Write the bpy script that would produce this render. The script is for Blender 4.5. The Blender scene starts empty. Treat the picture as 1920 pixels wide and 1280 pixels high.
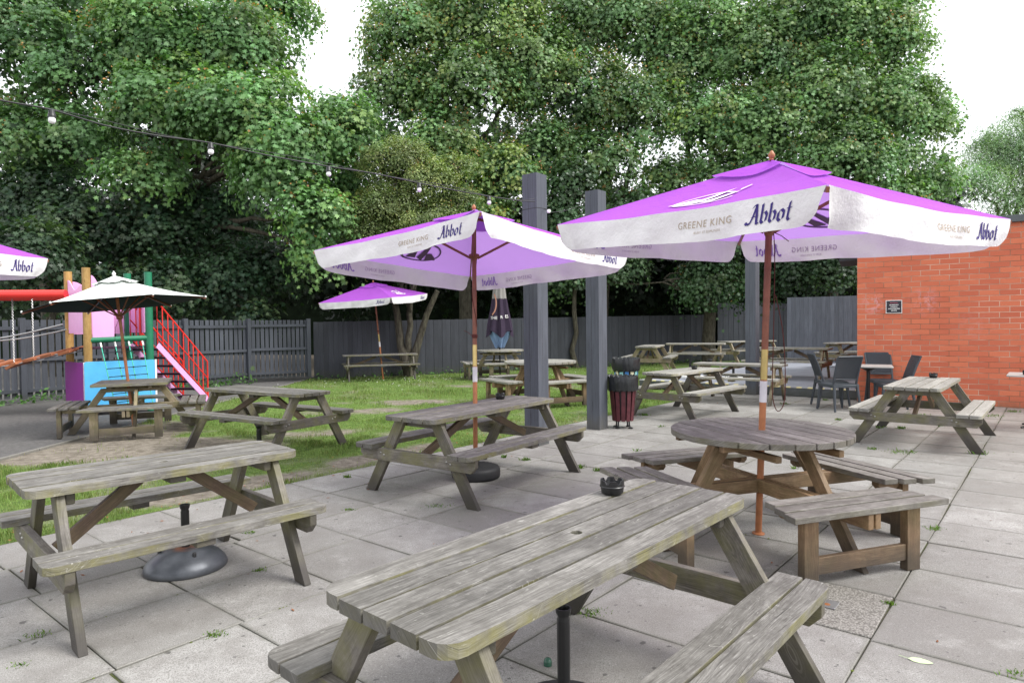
import bpy, math, random
import numpy as np
from mathutils import Vector, Matrix
R = math.radians
rng = np.random.default_rng(7); random.seed(7)
scene = bpy.context.scene
col = bpy.data.collections.new('pub_garden'); scene.collection.children.link(col)

# ------------------------------------------------------------------ camera
F, PITCH, ROLL, CZ = 1222.0, 0.0235, -0.01117, 1.546
cam_d = bpy.data.cameras.new('camera'); cam = bpy.data.objects.new('camera', cam_d); col.objects.link(cam)
cam_d.sensor_width = 36; cam_d.sensor_fit = 'HORIZONTAL'; cam_d.lens = F/1920*36
cam_d.clip_start = .05; cam_d.clip_end = 600
cam.matrix_world = Matrix.Translation((0, 0, CZ)) @ Matrix.Rotation(R(90)-PITCH, 4, 'X') @ Matrix.Rotation(ROLL, 4, 'Z')
scene.camera = cam
def ray(px, py):
    a, b = px-960, py-640
    X = a*math.cos(ROLL)+b*math.sin(ROLL); Y = -a*math.sin(ROLL)+b*math.cos(ROLL)
    return Vector((X, F*math.cos(PITCH)-Y*math.sin(PITCH), -Y*math.cos(PITCH)-F*math.sin(PITCH)))
def at(px, py, Y):                      # a point at true distance Y ahead of the viewpoint
    v = ray(px, py); t = Y/v.y
    return Vector((v.x*t, Y, CZ+v.z*t))
def gz(px, py, z=0.0):                  # a point on the level z
    v = ray(px, py); t = (z-CZ)/v.z
    return Vector((v.x*t, v.y*t, z))

# ------------------------------------------------------------------ world and sun
w = bpy.data.worlds.new('World'); scene.world = w; w.use_nodes = True
nt = w.node_tree; nt.nodes.clear()
SUN_EL, SUN_AZ = R(50), R(106)
sky = nt.nodes.new('ShaderNodeTexSky'); sky.sky_type = 'NISHITA'; sky.sun_disc = False
sky.sun_elevation = SUN_EL; sky.sun_rotation = SUN_AZ; sky.air_density = 1.0; sky.dust_density = 3.0
hs = nt.nodes.new('ShaderNodeHueSaturation'); hs.inputs['Saturation'].default_value = .12
mixw = nt.nodes.new('ShaderNodeMixRGB'); mixw.inputs[0].default_value = .72; mixw.inputs[2].default_value = (14.0, 14.4, 15.0, 1)
bg = nt.nodes.new('ShaderNodeBackground'); bg.inputs[1].default_value = .15
wo = nt.nodes.new('ShaderNodeOutputWorld')
nt.links.new(sky.outputs[0], hs.inputs['Color']); nt.links.new(hs.outputs[0], mixw.inputs[1])
nt.links.new(mixw.outputs[0], bg.inputs[0]); nt.links.new(bg.outputs[0], wo.inputs[0])
sun_d = bpy.data.lights.new('sun', 'SUN'); sun_d.energy = 3.8; sun_d.angle = R(26); sun_d.color = (1, .975, .94)
sun = bpy.data.objects.new('sun', sun_d); col.objects.link(sun)
sdir = Vector((math.sin(SUN_AZ)*math.cos(SUN_EL), math.cos(SUN_AZ)*math.cos(SUN_EL), math.sin(SUN_EL)))
sun.rotation_euler = sdir.to_track_quat('Z', 'Y').to_euler(); sun.location = sdir*40
scene.view_settings.view_transform = 'Standard'; scene.view_settings.look = 'None'
scene.view_settings.exposure = 0; scene.view_settings.gamma = 1
scene.cycles.max_bounces = 6; scene.cycles.diffuse_bounces = 3; scene.cycles.transparent_max_bounces = 8
scene.cycles.caustics_reflective = False; scene.cycles.caustics_refractive = False

# ------------------------------------------------------------------ materials
class NT:
    def __init__(s, name):
        s.m = bpy.data.materials.new(name); s.m.use_nodes = True; s.t = s.m.node_tree; s.t.nodes.clear()
        s.out = s.n('ShaderNodeOutputMaterial'); s.b = s.n('ShaderNodeBsdfPrincipled'); s.l(s.b.outputs[0], s.out.inputs[0])
    def n(s, k, **kw):
        x = s.t.nodes.new(k)
        for a, v in kw.items(): setattr(x, a, v)
        return x
    def l(s, a, b): s.t.links.new(a, b)
    def set(s, inp, v):
        if hasattr(v, 'is_output'): s.l(v, inp)
        else: inp.default_value = v if not isinstance(v, tuple) or len(v) != 3 or inp.type == 'VECTOR' else (*v, 1)
    def noise(s, vec, scale, detail=4, rough=.55, dist=0.0):
        x = s.n('ShaderNodeTexNoise'); x.inputs['Scale'].default_value = scale; x.inputs['Detail'].default_value = detail
        x.inputs['Roughness'].default_value = rough; x.inputs['Distortion'].default_value = dist
        if vec is not None: s.l(vec, x.inputs['Vector'])
        return x.outputs['Fac']
    def mapping(s, vec, scale=(1, 1, 1), loc=(0, 0, 0), rot=(0, 0, 0)):
        x = s.n('ShaderNodeMapping'); x.inputs['Scale'].default_value = scale; x.inputs['Location'].default_value = loc
        x.inputs['Rotation'].default_value = rot
        s.l(vec, x.inputs['Vector']); return x.outputs[0]
    def ramp(s, fac, stops):
        x = s.n('ShaderNodeValToRGB'); s.l(fac, x.inputs[0]); e = x.color_ramp.elements
        for i, (p, c) in enumerate(stops):
            q = e[i] if i < 2 else e.new(p)
            q.position = p; q.color = (c, c, c, 1) if isinstance(c, (int, float)) else (*c, 1)
        return x.outputs[0]
    def mix(s, fac, a, b, mode='MIX'):
        x = s.n('ShaderNodeMixRGB', blend_type=mode); s.set(x.inputs[0], fac); s.set(x.inputs[1], a); s.set(x.inputs[2], b)
        return x.outputs[0]
    def math(s, op, a, b=0.0, clamp=False):
        x = s.n('ShaderNodeMath', operation=op, use_clamp=clamp); s.set(x.inputs[0], a); s.set(x.inputs[1], b); return x.outputs[0]
    def attr(s, name, out='Fac'):
        x = s.n('ShaderNodeAttribute', attribute_name=name); return x.outputs[out]
    def obj(s): return s.n('ShaderNodeTexCoord').outputs['Object']
    def uv(s): return s.n('ShaderNodeTexCoord').outputs['UV']
    def pos(s): return s.n('ShaderNodeNewGeometry').outputs['Position']
    def sep(s, v):
        x = s.n('ShaderNodeSeparateXYZ'); s.l(v, x.inputs[0]); return x.outputs
    def bump(s, h, strength=.3, dist=.01):
        x = s.n('ShaderNodeBump'); x.inputs['Strength'].default_value = strength; x.inputs['Distance'].default_value = dist
        s.l(h, x.inputs['Height']); s.l(x.outputs[0], s.b.inputs['Normal']); return x
    def fin(s, color, rough=.6, spec=.3, metal=0.0):
        s.set(s.b.inputs['Base Color'], color); s.set(s.b.inputs['Roughness'], rough)
        s.b.inputs['Specular IOR Level'].default_value = spec; s.b.inputs['Metallic'].default_value = metal
        return s.m

def wood(name, dark, mid, light, green=(.16, .17, .05), green_amt=.6, red=None, foot=0.85, lightness=1.0, scratch=0.0):
    s = NT(name); uv = s.uv(); rnd = s.attr('rnd'); endg = s.attr('endg')
    comb = s.n('ShaderNodeCombineXYZ'); s.l(s.math('MULTIPLY', rnd, 37.0), comb.inputs[2])
    va = s.n('ShaderNodeVectorMath', operation='ADD'); s.l(uv, va.inputs[0]); s.l(comb.outputs[0], va.inputs[1]); U = va.outputs[0]
    warp = s.noise(s.mapping(U, (1.3, 7, 1)), 1.0, 2)
    wv = s.n('ShaderNodeVectorMath', operation='ADD'); c2 = s.n('ShaderNodeCombineXYZ')
    s.l(s.math('MULTIPLY', s.math('SUBTRACT', warp, .5), .10), c2.inputs[1]); s.l(U, wv.inputs[0]); s.l(c2.outputs[0], wv.inputs[1])
    UW = wv.outputs[0]
    g1 = s.noise(s.mapping(UW, (9.0, 210, 1)), 1.0, 6, .72)
    g2 = s.noise(s.mapping(UW, (1.6, 42, 1)), 1.0, 5, .7)
    patch = s.noise(s.mapping(U, (2.2, 7, 1)), 1.0, 4, .6, .6)
    c = s.ramp(g1, [(.30, dark), (.50, mid), (.72, light)])
    c = s.mix(s.ramp(g2, [(.34, .55), (.56, 0.0)]), c, dark)
    c = s.mix(s.ramp(patch, [(.52, 0.0), (.72, .38)]), c, tuple(min(1, q*1.3) for q in light))
    if red:
        c = s.mix(s.ramp(s.noise(s.mapping(U, (1.1, 4, 1)), 1.3, 2), [(.38, 0.0), (.62, .85)]), c, red)
    o = s.obj(); nz = s.sep(s.n('ShaderNodeNewGeometry').outputs['Normal'])[2]
    side = s.ramp(nz, [(.35, 1.0), (.8, .0)])
    gn = s.ramp(s.noise(o, 6, 4, .6), [(.40, 0.0), (.66, 1.0)])
    mot = s.noise(o, 11, 6, .72); c = s.mix(s.ramp(mot, [(.38, .45), (.56, 0.0)]), c, dark)
    gm = s.math('MULTIPLY', s.math('MULTIPLY', side, gn), green_amt)
    c = s.mix(gm, c, green)
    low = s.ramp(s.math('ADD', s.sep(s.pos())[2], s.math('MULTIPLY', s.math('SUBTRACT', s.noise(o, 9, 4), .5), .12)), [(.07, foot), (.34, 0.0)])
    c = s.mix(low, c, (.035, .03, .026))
    c = s.mix(s.math('MULTIPLY', endg, .55), c, tuple(q*.5 for q in mid))
    # tone differs from plank to plank
    hsv = s.n('ShaderNodeHueSaturation'); s.l(s.math('ADD', s.math('MULTIPLY', rnd, .42), .80*lightness), hsv.inputs['Value']); s.l(c, hsv.inputs['Color'])
    c = hsv.outputs[0]
    vk = s.n('ShaderNodeTexVoronoi'); vk.inputs['Scale'].default_value = 1.0; s.l(s.mapping(UW, (2.1, 9, 1)), vk.inputs['Vector'])
    kd = vk.outputs['Distance']; kn = s.math('LESS_THAN', s.sep(vk.outputs['Color'])[0], .22)
    c = s.mix(s.math('MULTIPLY', kn, s.ramp(kd, [(.05, .85), (.10, 0.0)])), c, tuple(q*.6 for q in dark))
    rings = s.math('MULTIPLY', s.ramp(kd, [(.08, .3), (.26, 0.0)]), s.math('GREATER_THAN', s.math('SINE', s.math('MULTIPLY', kd, 110.0)), .2))
    c = s.mix(s.math('MULTIPLY', kn, rings), c, tuple(q*1.25 for q in light))
    if scratch:
        sn = s.noise(s.mapping(o, (1, 1, 1), rot=(0, 0, .9)), 2.2, 2, .5, 3.5)
        line = s.math('LESS_THAN', s.math('ABSOLUTE', s.math('SUBTRACT', sn, .5)), .0022)
        msk = s.ramp(s.noise(o, 3.1, 2), [(.55, 0.0), (.66, .7)])
        c = s.mix(s.math('MULTIPLY', s.math('MULTIPLY', line, msk), scratch), c, (.55, .53, .48))
        fl = s.noise(s.mapping(UW, (14, 75, 1)), 1.0, 4, .65); c = s.mix(s.ramp(fl, [(.63, 0.0), (.72, .75*scratch)]), c, (.46, .445, .41))
        c = s.mix(s.ramp(s.noise(s.mapping(UW, (3, 260, 1)), 1.0, 3, .6), [(.28, .8), (.40, 0.0)]), c, (.03, .028, .024))
        sp = s.ramp(s.noise(o, 38, 2, .5), [(.71, 0.0), (.77, .35)])
        c = s.mix(s.math('MULTIPLY', sp, scratch), c, (.5, .49, .45))
    h = s.math('ADD', s.math('MULTIPLY', g1, .7), s.math('MULTIPLY', g2, .6))
    s.bump(h, .55, .004)
    return s.fin(c, .60, .42)

M = {}
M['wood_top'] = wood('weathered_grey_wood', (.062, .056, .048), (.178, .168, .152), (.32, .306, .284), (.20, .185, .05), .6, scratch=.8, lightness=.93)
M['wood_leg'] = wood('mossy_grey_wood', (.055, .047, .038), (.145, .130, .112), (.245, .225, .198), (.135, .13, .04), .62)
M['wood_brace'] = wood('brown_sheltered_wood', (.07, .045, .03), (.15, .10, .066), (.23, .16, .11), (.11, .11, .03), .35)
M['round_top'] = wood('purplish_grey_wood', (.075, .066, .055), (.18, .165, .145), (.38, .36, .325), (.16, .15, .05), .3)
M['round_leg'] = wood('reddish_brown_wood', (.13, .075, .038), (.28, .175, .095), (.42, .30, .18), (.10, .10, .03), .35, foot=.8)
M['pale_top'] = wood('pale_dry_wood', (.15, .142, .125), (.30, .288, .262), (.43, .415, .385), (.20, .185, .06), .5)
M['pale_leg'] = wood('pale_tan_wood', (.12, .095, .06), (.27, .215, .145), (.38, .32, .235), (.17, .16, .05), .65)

def plain(name, c, rough=.5, spec=.4, metal=0, var=.12, scale=6, bump=0.0, bscale=60):
    s = NT(name); o = s.obj(); n = s.noise(o, scale, 5, .6)
    cc = s.mix(s.ramp(n, [(.3, 0.0), (.7, 1.0)]), tuple(q*(1-var) for q in c), tuple(min(1, q*(1+var)) for q in c))
    if bump: s.bump(s.noise(o, bscale, 3), bump, .004)
    return s.fin(cc, rough, spec, metal)
def painted_timber(name, c, scale=1.0, crack=False):
    s = NT(name); uv = s.uv(); rnd = s.attr('rnd')
    cb = s.n('ShaderNodeCombineXYZ'); s.l(s.math('MULTIPLY', rnd, 31.0), cb.inputs[2])
    va = s.n('ShaderNodeVectorMath', operation='ADD'); s.l(uv, va.inputs[0]); s.l(cb.outputs[0], va.inputs[1]); U = va.outputs[0]
    g = s.noise(s.mapping(U, (2.5, 60*scale, 1)), 1, 4, .6); p = s.noise(s.mapping(U, (1.5, 5, 1)), 1, 4, .6)
    cc = s.ramp(g, [(.25, tuple(q*.72 for q in c)), (.55, c), (.8, tuple(q*1.25 for q in c))])
    cc = s.mix(s.ramp(p, [(.45, 0.0), (.75, .5)]), cc, tuple(min(1, q*1.5) for q in c))
    hsv = s.n('ShaderNodeHueSaturation'); s.l(s.math('ADD', s.math('MULTIPLY', rnd, .3), .85), hsv.inputs['Value']); s.l(cc, hsv.inputs['Color'])
    cc = hsv.outputs[0]
    if crack:
        k = s.noise(s.mapping(U, (1.4, 2.2, 1)), 1.6, 5, .75)
        vv = s.sep(U)[1]
        ln = s.math('ABSOLUTE', s.math('ADD', s.math('SUBTRACT', vv, .098), s.math('MULTIPLY', s.math('SUBTRACT', k, .5), .06)))
        cc = s.mix(s.ramp(ln, [(.0008, .95), (.0025, 0.0)]), cc, (.01, .01, .012))
    pz = s.math('ADD', s.sep(s.pos())[2], s.math('MULTIPLY', s.math('SUBTRACT', s.noise(s.obj(), 7, 5, .7), .5), .5))
    cc = s.mix(s.ramp(pz, [(.02, .65), (.28, 0.0)]), cc, (.10, .095, .08) if crack else (.05, .055, .04))
    s.bump(g, .4, .003)
    return s.fin(cc, .62, .3)
M['fence'] = painted_timber('charcoal_fence_paint', (.062, .068, .082))
M['fence_dark'] = painted_timber('dark_fence_paint', (.043, .046, .056))
M['fence_light'] = painted_timber('slate_fence_paint', (.115, .128, .15))
M['post'] = painted_timber('slate_post_paint', (.082, .090, .108), 1.0, True)
M['black_plastic'] = plain('black_plastic', (.012, .012, .013), .38, .5, bump=.1)
M['black_rubber'] = plain('black_rubber', (.02, .02, .022), .6, .4, bump=.2)
M['chair'] = plain('graphite_plastic', (.052, .06, .072), .42, .45)
M['steel'] = plain('galvanised_steel', (.42, .42, .42), .4, .5, .8)
M['bolt'] = plain('bolt_steel', (.35, .34, .32), .35, .5, .9, var=.3)
M['white_plastic'] = plain('white_plastic', (.72, .72, .70), .5, .4)
M['table_white'] = plain('pale_laminate', (.36, .345, .33), .4, .5)
M['pole'] = plain('orange_brown_varnished_pole', (.38, .145, .06), .42, .45, var=.25, scale=9)
M['pole_dark'] = plain('dark_brown_varnished_pole', (.22, .075, .04), .42, .45, var=.25, scale=9)
M['brass'] = plain('brass_ferrule', (.52, .40, .16), .3, .5, .7)
M['tape'] = plain('white_printed_tape', (.62, .60, .62), .6, .3)
M['rope'] = plain('brown_cord', (.10, .03, .025), .8, .2)
M['red_paint'] = plain('red_gloss_paint', (.74, .035, .028), .33, .5, var=.06)
M['green_paint'] = plain('green_gloss_paint', (.014, .17, .085), .42, .45, var=.12)
M['pink_board'] = plain('pink_board', (.80, .40, .72), .45, .4, var=.04)
M['purple_board'] = plain('purple_board', (.26, .022, .26), .4, .45, var=.06)
M['blue_board'] = plain('blue_board', (.10, .47, .83), .42, .45, var=.05)
M['board_edge'] = plain('pale_board_edge', (.85, .83, .84), .5, .4)
M['dark_step'] = plain('dark_purple_step', (.035, .012, .03), .5, .4)
M['orange_plank'] = wood('orange_stained_plank', (.20, .06, .025), (.40, .135, .055), (.52, .22, .10), (.2, .12, .05), .1, foot=0)
M['log'] = wood('ochre_round_post', (.27, .15, .04), (.45, .27, .085), (.56, .37, .15), (.3, .2, .06), .1, foot=.2)
M['net_rope'] = plain('green_net_rope', (.07, .42, .30), .7, .2)
M['net_black'] = plain('black_net_rope', (.015, .02, .03), .7, .2)
M['maroon'] = plain('maroon_slat', (.085, .02, .026), .5, .35, var=.3, scale=14)
M['slat_blue'] = plain('blue_slat', (.05, .2, .5), .5, .4); M['slat_pale'] = plain('pale_yellow_slat', (.75, .72, .5), .5, .4)
M['slat_aqua'] = plain('aqua_slat', (.3, .62, .62), .5, .4)
M['coping'] = plain('dark_grey_coping', (.075, .085, .09), .45, .4, var=.15)
M['sign_black'] = plain('black_sign_face', (.012, .012, .02), .4, .5, var=.02)
M['sign_white'] = plain('white_sign_print', (.8, .78, .76), .5, .3, var=.02)
M['sign_red'] = plain('faded_red_sign_print', (.45, .12, .16), .5, .3, var=.02)
M['bulb'] = plain('white_glass_bulb', (.85, .85, .84), .2, .5, var=.02)
M['cable'] = plain('black_cable', (.018, .018, .02), .5, .4)
M['ink'] = plain('dark_blue_print', (.045, .03, .17), .7, .2, var=.1)
M['ink_in'] = plain('violet_print_seen_through', (.33, .22, .56), .8, .1, var=.05)
M['tan_ink'] = plain('tan_print', (.42, .34, .26), .7, .2, var=.05)
M['tan_in'] = plain('tan_print_seen_through', (.52, .44, .55), .8, .1, var=.05)
M['emblem'] = plain('white_emblem_print', (.82, .70, .86), .7, .2, var=.04)
M['emblem_in'] = plain('grey_emblem_shadow', (.16, .10, .19), .8, .1, var=.04)
M['dead_leaf'] = plain('dead_leaf', (.25, .10, .04), .7, .2, var=.4)
M['pale_leaf'] = plain('pale_green_leaf', (.50, .62, .36), .5, .3, var=.1)
M['green_cap'] = plain('green_glossy_cap', (.03, .10, .065), .2, .6)
M['bark'] = (lambda s: (s.bump(s.noise(s.mapping(s.obj(), (6, 6, 1.3)), 3, 5, .7), .8, .03),
    s.fin(s.ramp(s.noise(s.mapping(s.obj(), (5, 5, 1.2)), 3, 5, .65), [(.3, (.03, .026, .02)), (.55, (.09, .08, .06)), (.75, (.15, .15, .10))]), .9, .2))[1])(NT('tree_bark'))
def dome_mat():
    s = NT('scuffed_grey_steel'); o = s.obj(); z = s.sep(o)
    r = s.math('SQRT', s.math('ADD', s.math('POWER', z[0], 2.0), s.math('POWER', z[1], 2.0)))
    rust = s.math('MULTIPLY', s.ramp(r, [(.05, .9), (.10, 0.0)]), s.ramp(s.noise(o, 14, 4), [(.35, 0.0), (.6, 1.0)]))
    c = s.mix(s.ramp(s.noise(o, 9, 5, .65), [(.3, 0.0), (.75, 1.0)]), (.06, .066, .078), (.11, .117, .132))
    c = s.mix(rust, c, (.32, .13, .07))
    c = s.mix(s.ramp(z[2], [(.0, .6), (.03, 0.0)]), c, (.05, .05, .05))
    s.bump(s.noise(o, 40, 3), .15, .004)
    return s.fin(c, s.ramp(s.noise(o, 7, 3), [(.3, .32), (.7, .5)]), .5, .35)
M['dome'] = dome_mat()

def cloth(name, c, trans=.45, dirt=.15, tcol=None):
    s = NT(name); o = s.obj()
    n = s.noise(o, 2.3, 5, .6); cc = s.mix(s.ramp(n, [(.35, 0.0), (.75, dirt)]), c, tuple(q*.62 for q in c))
    fine = s.noise(o, 420, 1)
    s.bump(s.math('ADD', s.math('MULTIPLY', s.noise(o, 4, 5, .68), 1.0), s.math('MULTIPLY', fine, .02)), .6, .04)
    s.fin(cc, .85, .15)
    tr = s.n('ShaderNodeBsdfTranslucent'); s.set(tr.inputs[0], tcol or cc)
    mx = s.n('ShaderNodeMixShader'); mx.inputs[0].default_value = trans
    s.l(s.b.outputs[0], mx.inputs[1]); s.l(tr.outputs[0], mx.inputs[2]); s.l(mx.outputs[0], s.out.inputs[0])
    return s.m
M['purple_cloth'] = cloth('purple_canopy_cloth', (.42, .092, .60), .30, .25, (.66, .40, .95))
M['valance'] = cloth('off_white_valance_cloth', (.84, .83, .82), .22, .34)
M['white_cloth'] = cloth('off_white_canopy_cloth', (.76, .80, .76), .03, .1)
M['dark_underside'] = plain('dark_canopy_underside', (.03, .035, .035), .8, .1)
M['closed_dark'] = cloth('dark_printed_cloth', (.045, .032, .055), .05, .2)
M['closed_grey'] = cloth('pale_grey_printed_cloth', (.30, .285, .27), .05, .9)
M['closed_blue'] = cloth('pale_blue_lining_cloth', (.20, .30, .47), .05, .4)
M['bag'] = plain('black_bin_liner', (.014, .016, .018), .28, .5, bump=.9, bscale=22)
M['copper_print'] = plain('copper_print', (.45, .22, .15), .6, .2)

def leafmat(name, trans=.3, rough=.5):
    s = NT(name); c = s.attr('Col', 'Color')
    s.fin(c, rough, .42)
    tr = s.n('ShaderNodeBsdfTranslucent'); s.l(s.mix(1.0, c, (1.25, 1.5, .55), 'MULTIPLY'), tr.inputs[0])
    mx = s.n('ShaderNodeMixShader'); mx.inputs[0].default_value = trans
    s.l(s.b.outputs[0], mx.inputs[1]); s.l(tr.outputs[0], mx.inputs[2]); s.l(mx.outputs[0], s.out.inputs[0])
    return s.m
M['leaf'] = leafmat('broad_leaf', .32, .45); M['grass'] = leafmat('grass_blade', .35, .55)

def slab_mat():
    s = NT('concrete_paving_slab'); p = s.pos(); rnd = s.attr('rnd'); uv = s.uv(); q = s.sep(uv)
    base = s.ramp(rnd, [(0.0, (.255, .246, .231)), (.5, (.33, .319, .30)), (1.0, (.40, .388, .368))])
    big = s.noise(p, 1.1, 7, .68); c = s.mix(s.ramp(big, [(.40, .6), (.58, 0.0)]), base, (.175, .163, .15))
    mid = s.noise(p, 5.5, 7, .75); c = s.mix(s.ramp(mid, [(.38, .5), (.58, 0.0)]), c, (.20, .185, .168))
    c = s.mix(s.ramp(s.noise(p, 3.1, 6, .72, .4), [(.56, 0.0), (.72, .45)]), c, (.50, .49, .465))
    sp = s.noise(p, 170, 4, .8); c = s.mix(s.ramp(sp, [(.40, .85), (.53, 0.0)]), c, (.12, .11, .10))
    c = s.mix(s.ramp(s.noise(p, 110, 3, .7), [(.58, 0.0), (.70, .4)]), c, (.60, .59, .56))
    pit = s.ramp(s.noise(p, 60, 3, .6), [(.30, .8), (.36, 0.0)]); c = s.mix(pit, c, (.10, .095, .085)); spot = s.ramp(s.noise(p, 17, 2, .4), [(.70, 0.0), (.72, .85)]); c = s.mix(spot, c, (.075, .07, .065))
    white = s.ramp(s.noise(p, 8.5, 4, .75), [(.70, 0.0), (.78, .6)]); c = s.mix(white, c, (.66, .66, .64))
    du = s.math('SUBTRACT', .5, s.math('ABSOLUTE', s.math('SUBTRACT', q[0], .5)))
    dv = s.math('SUBTRACT', .5, s.math('ABSOLUTE', s.math('SUBTRACT', q[1], .5)))
    d = s.math('MINIMUM', du, dv)
    dn = s.math('ADD', d, s.math('MULTIPLY', s.math('SUBTRACT', s.noise(p, 9, 4), .5), .10))
    c = s.mix(s.ramp(dn, [(.0, .55), (.045, 0.0)]), c, (.14, .135, .11))
    # one slab is exposed aggregate
    agg = s.math('GREATER_THAN', rnd, 1.5)
    vo = s.n('ShaderNodeTexVoronoi'); vo.inputs['Scale'].default_value = 95; s.l(p, vo.inputs['Vector'])
    ac = s.ramp(vo.outputs['Distance'], [(.1, (.36, .34, .31)), (.7, (.13, .12, .105))])
    c = s.mix(agg, c, ac)
    s.bump(s.math('ADD', s.math('MULTIPLY', sp, .5), s.math('ADD', mid, s.math('MULTIPLY', agg, vo.outputs['Distance']))), .35, .006)
    return s.fin(c, .58, .5)
M['slab'] = slab_mat()
def ground_mat(name, cols, scale=8, moss=None, bumpd=.02):
    s = NT(name); p = s.pos()
    c = s.ramp(s.noise(p, scale, 7, .72), [(.3, cols[0]), (.5, cols[1]), (.7, cols[2])])
    if moss: c = s.mix(s.ramp(s.noise(p, 1.7, 5, .7), [(.48, 0.0), (.66, .9)]), c, moss)
    s.bump(s.noise(p, scale*5, 5, .7), .6, bumpd)
    return s.fin(c, .95, .15)
M['joint'] = ground_mat('mossy_joint_filling', [(.04, .036, .027), (.085, .08, .055), (.14, .13, .085)], 14, (.07, .10, .015))
M['earth'] = ground_mat('bare_earth', [(.06, .05, .035), (.13, .11, .085), (.22, .19, .15)], 6)
M['tarmac'] = ground_mat('worn_tarmac', [(.085, .082, .08), (.125, .12, .115), (.17, .165, .16)], 16)
def lawn_mat():
    s = NT('lawn_soil'); p = s.pos(); g = s.attr('grass')
    soil = s.ramp(s.noise(p, 9, 7, .75), [(.3, (.10, .085, .065)), (.5, (.20, .175, .14)), (.72, (.34, .30, .25))])
    grn = s.ramp(s.noise(p, 12, 6, .7), [(.3, (.05, .085, .02)), (.55, (.12, .19, .045)), (.75, (.2, .25, .07))])
    s.bump(s.noise(p, 45, 5, .7), .7, .02)
    return s.fin(s.mix(s.ramp(g, [(.25, 0.0), (.6, 1.0)]), soil, grn), .95, .15)
M['lawn'] = lawn_mat()
def brick_mat():
    s = NT('red_brick'); uv = s.uv(); q = s.sep(uv)
    b = s.n('ShaderNodeTexBrick'); b.offset = .5; s.l(uv, b.inputs['Vector'])
    b.inputs['Scale'].default_value = 1; b.inputs['Mortar Size'].default_value = .0062; b.inputs['Mortar Smooth'].default_value = .25
    b.inputs['Brick Width'].default_value = .30; b.inputs['Row Height'].default_value = .10; b.inputs['Bias'].default_value = -.1
    b.inputs['Color1'].default_value = (.63, .185, .10, 1); b.inputs['Color2'].default_value = (.50, .13, .075, 1)
    # mortar: pale where clean, dark where weathered
    mo = s.mix(s.ramp(s.noise(uv, .9, 4, .65), [(.42, 0.0), (.6, 1.0)]), (.26, .13, .08), (.62, .43, .33))
    s.l(mo, b.inputs['Mortar'])
    c = b.outputs['Color']
    c = s.mix(s.ramp(s.noise(s.mapping(uv, (1.2, 9, 1)), 4, 5, .7), [(.35, .18), (.6, 0.0)]), c, (.40, .085, .05))
    c = s.mix(s.ramp(s.noise(uv, 16, 5, .7), [(.55, 0.0), (.8, .2)]), c, (.66, .22, .13))
    c = s.mix(s.ramp(s.noise(uv, 90, 3, .7), [(.30, .35), (.45, 0.0)]), c, (.22, .05, .03))
    c = s.mix(s.math('MULTIPLY', s.ramp(q[1], [(.02, .5), (.16, 0.0)]), s.ramp(s.noise(uv, 5, 4), [(.3, 0.0), (.6, 1.0)])), c, (.12, .11, .07))
    # rubbed out chalk beside the notice
    for (cx, cy, rr, am) in ((.28, 1.90, .26, .34), (1.12, 1.92, .30, .28), (1.9, 1.45, .35, .08)):
        dx = s.math('SUBTRACT', q[0], cx); dy = s.math('SUBTRACT', q[1], cy)
        d = s.math('SQRT', s.math('ADD', s.math('MULTIPLY', dx, dx), s.math('MULTIPLY', dy, dy)))
        k = s.math('MULTIPLY', s.ramp(s.math('DIVIDE', d, rr), [(.3, am*1.4), (1.0, 0.0)]), s.ramp(s.noise(uv, 8, 4, .75, 1.5), [(.47, 0.0), (.60, 1.0)]))
        c = s.mix(k, c, (.72, .42, .46))
    s.bump(s.math('ADD', s.math('MULTIPLY', b.outputs['Fac'], -1.0), s.math('MULTIPLY', s.noise(uv, 60, 4), .35)), .6, .006)
    return s.fin(c, .88, .2)
M['brick'] = brick_mat()
def deck_mat():
    s = NT('grey_painted_decking'); uv = s.uv(); q = s.sep(uv)
    g = s.math('PINGPONG', q[1], .011)
    n = s.noise(s.mapping(uv, (.7, 6, 1)), 2, 5, .7)
    c = s.ramp(n, [(.3, (.22, .23, .27)), (.6, (.35, .365, .41)), (.8, (.45, .46, .50))])
    c = s.mix(s.ramp(g, [(.0, .5), (.006, 0.0)]), c, (.10, .10, .12))
    s.bump(g, .6, .02)
    return s.fin(c, .7, .3)
M['deck'] = deck_mat()
M['deck_side'] = painted_timber('grey_deck_fascia', (.10, .105, .115))
def nosing():
    s = NT('hazard_nosing'); q = s.sep(s.obj()); k = s.math('FRACT', s.math('MULTIPLY', q[0], 4.5))
    c = s.mix(s.math('GREATER_THAN', s.math('ADD', k, s.math('MULTIPLY', s.noise(s.obj(), 30, 2), .3)), .7), (.36, .36, .38), (.80, .70, .36)); return s.fin(c, .7, .3)
M['nosing'] = nosing()
M['fascia'] = plain('dark_eave_board', (.03, .03, .035), .6, .3)
def wicker():
    s = NT('woven_look_plastic'); uv = s.uv(); q = s.sep(uv)
    wv = s.math('MULTIPLY', s.math('SINE', s.math('MULTIPLY', q[0], 190.0)), s.math('SINE', s.math('MULTIPLY', q[1], 420.0)))
    c = s.mix(s.ramp(wv, [(.0, 0.0), (.6, 1.0)]), (.035, .04, .05), (.085, .096, .115))
    s.bump(wv, .7, .006); return s.fin(c, .45, .45)
M['wicker'] = wicker()

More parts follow.
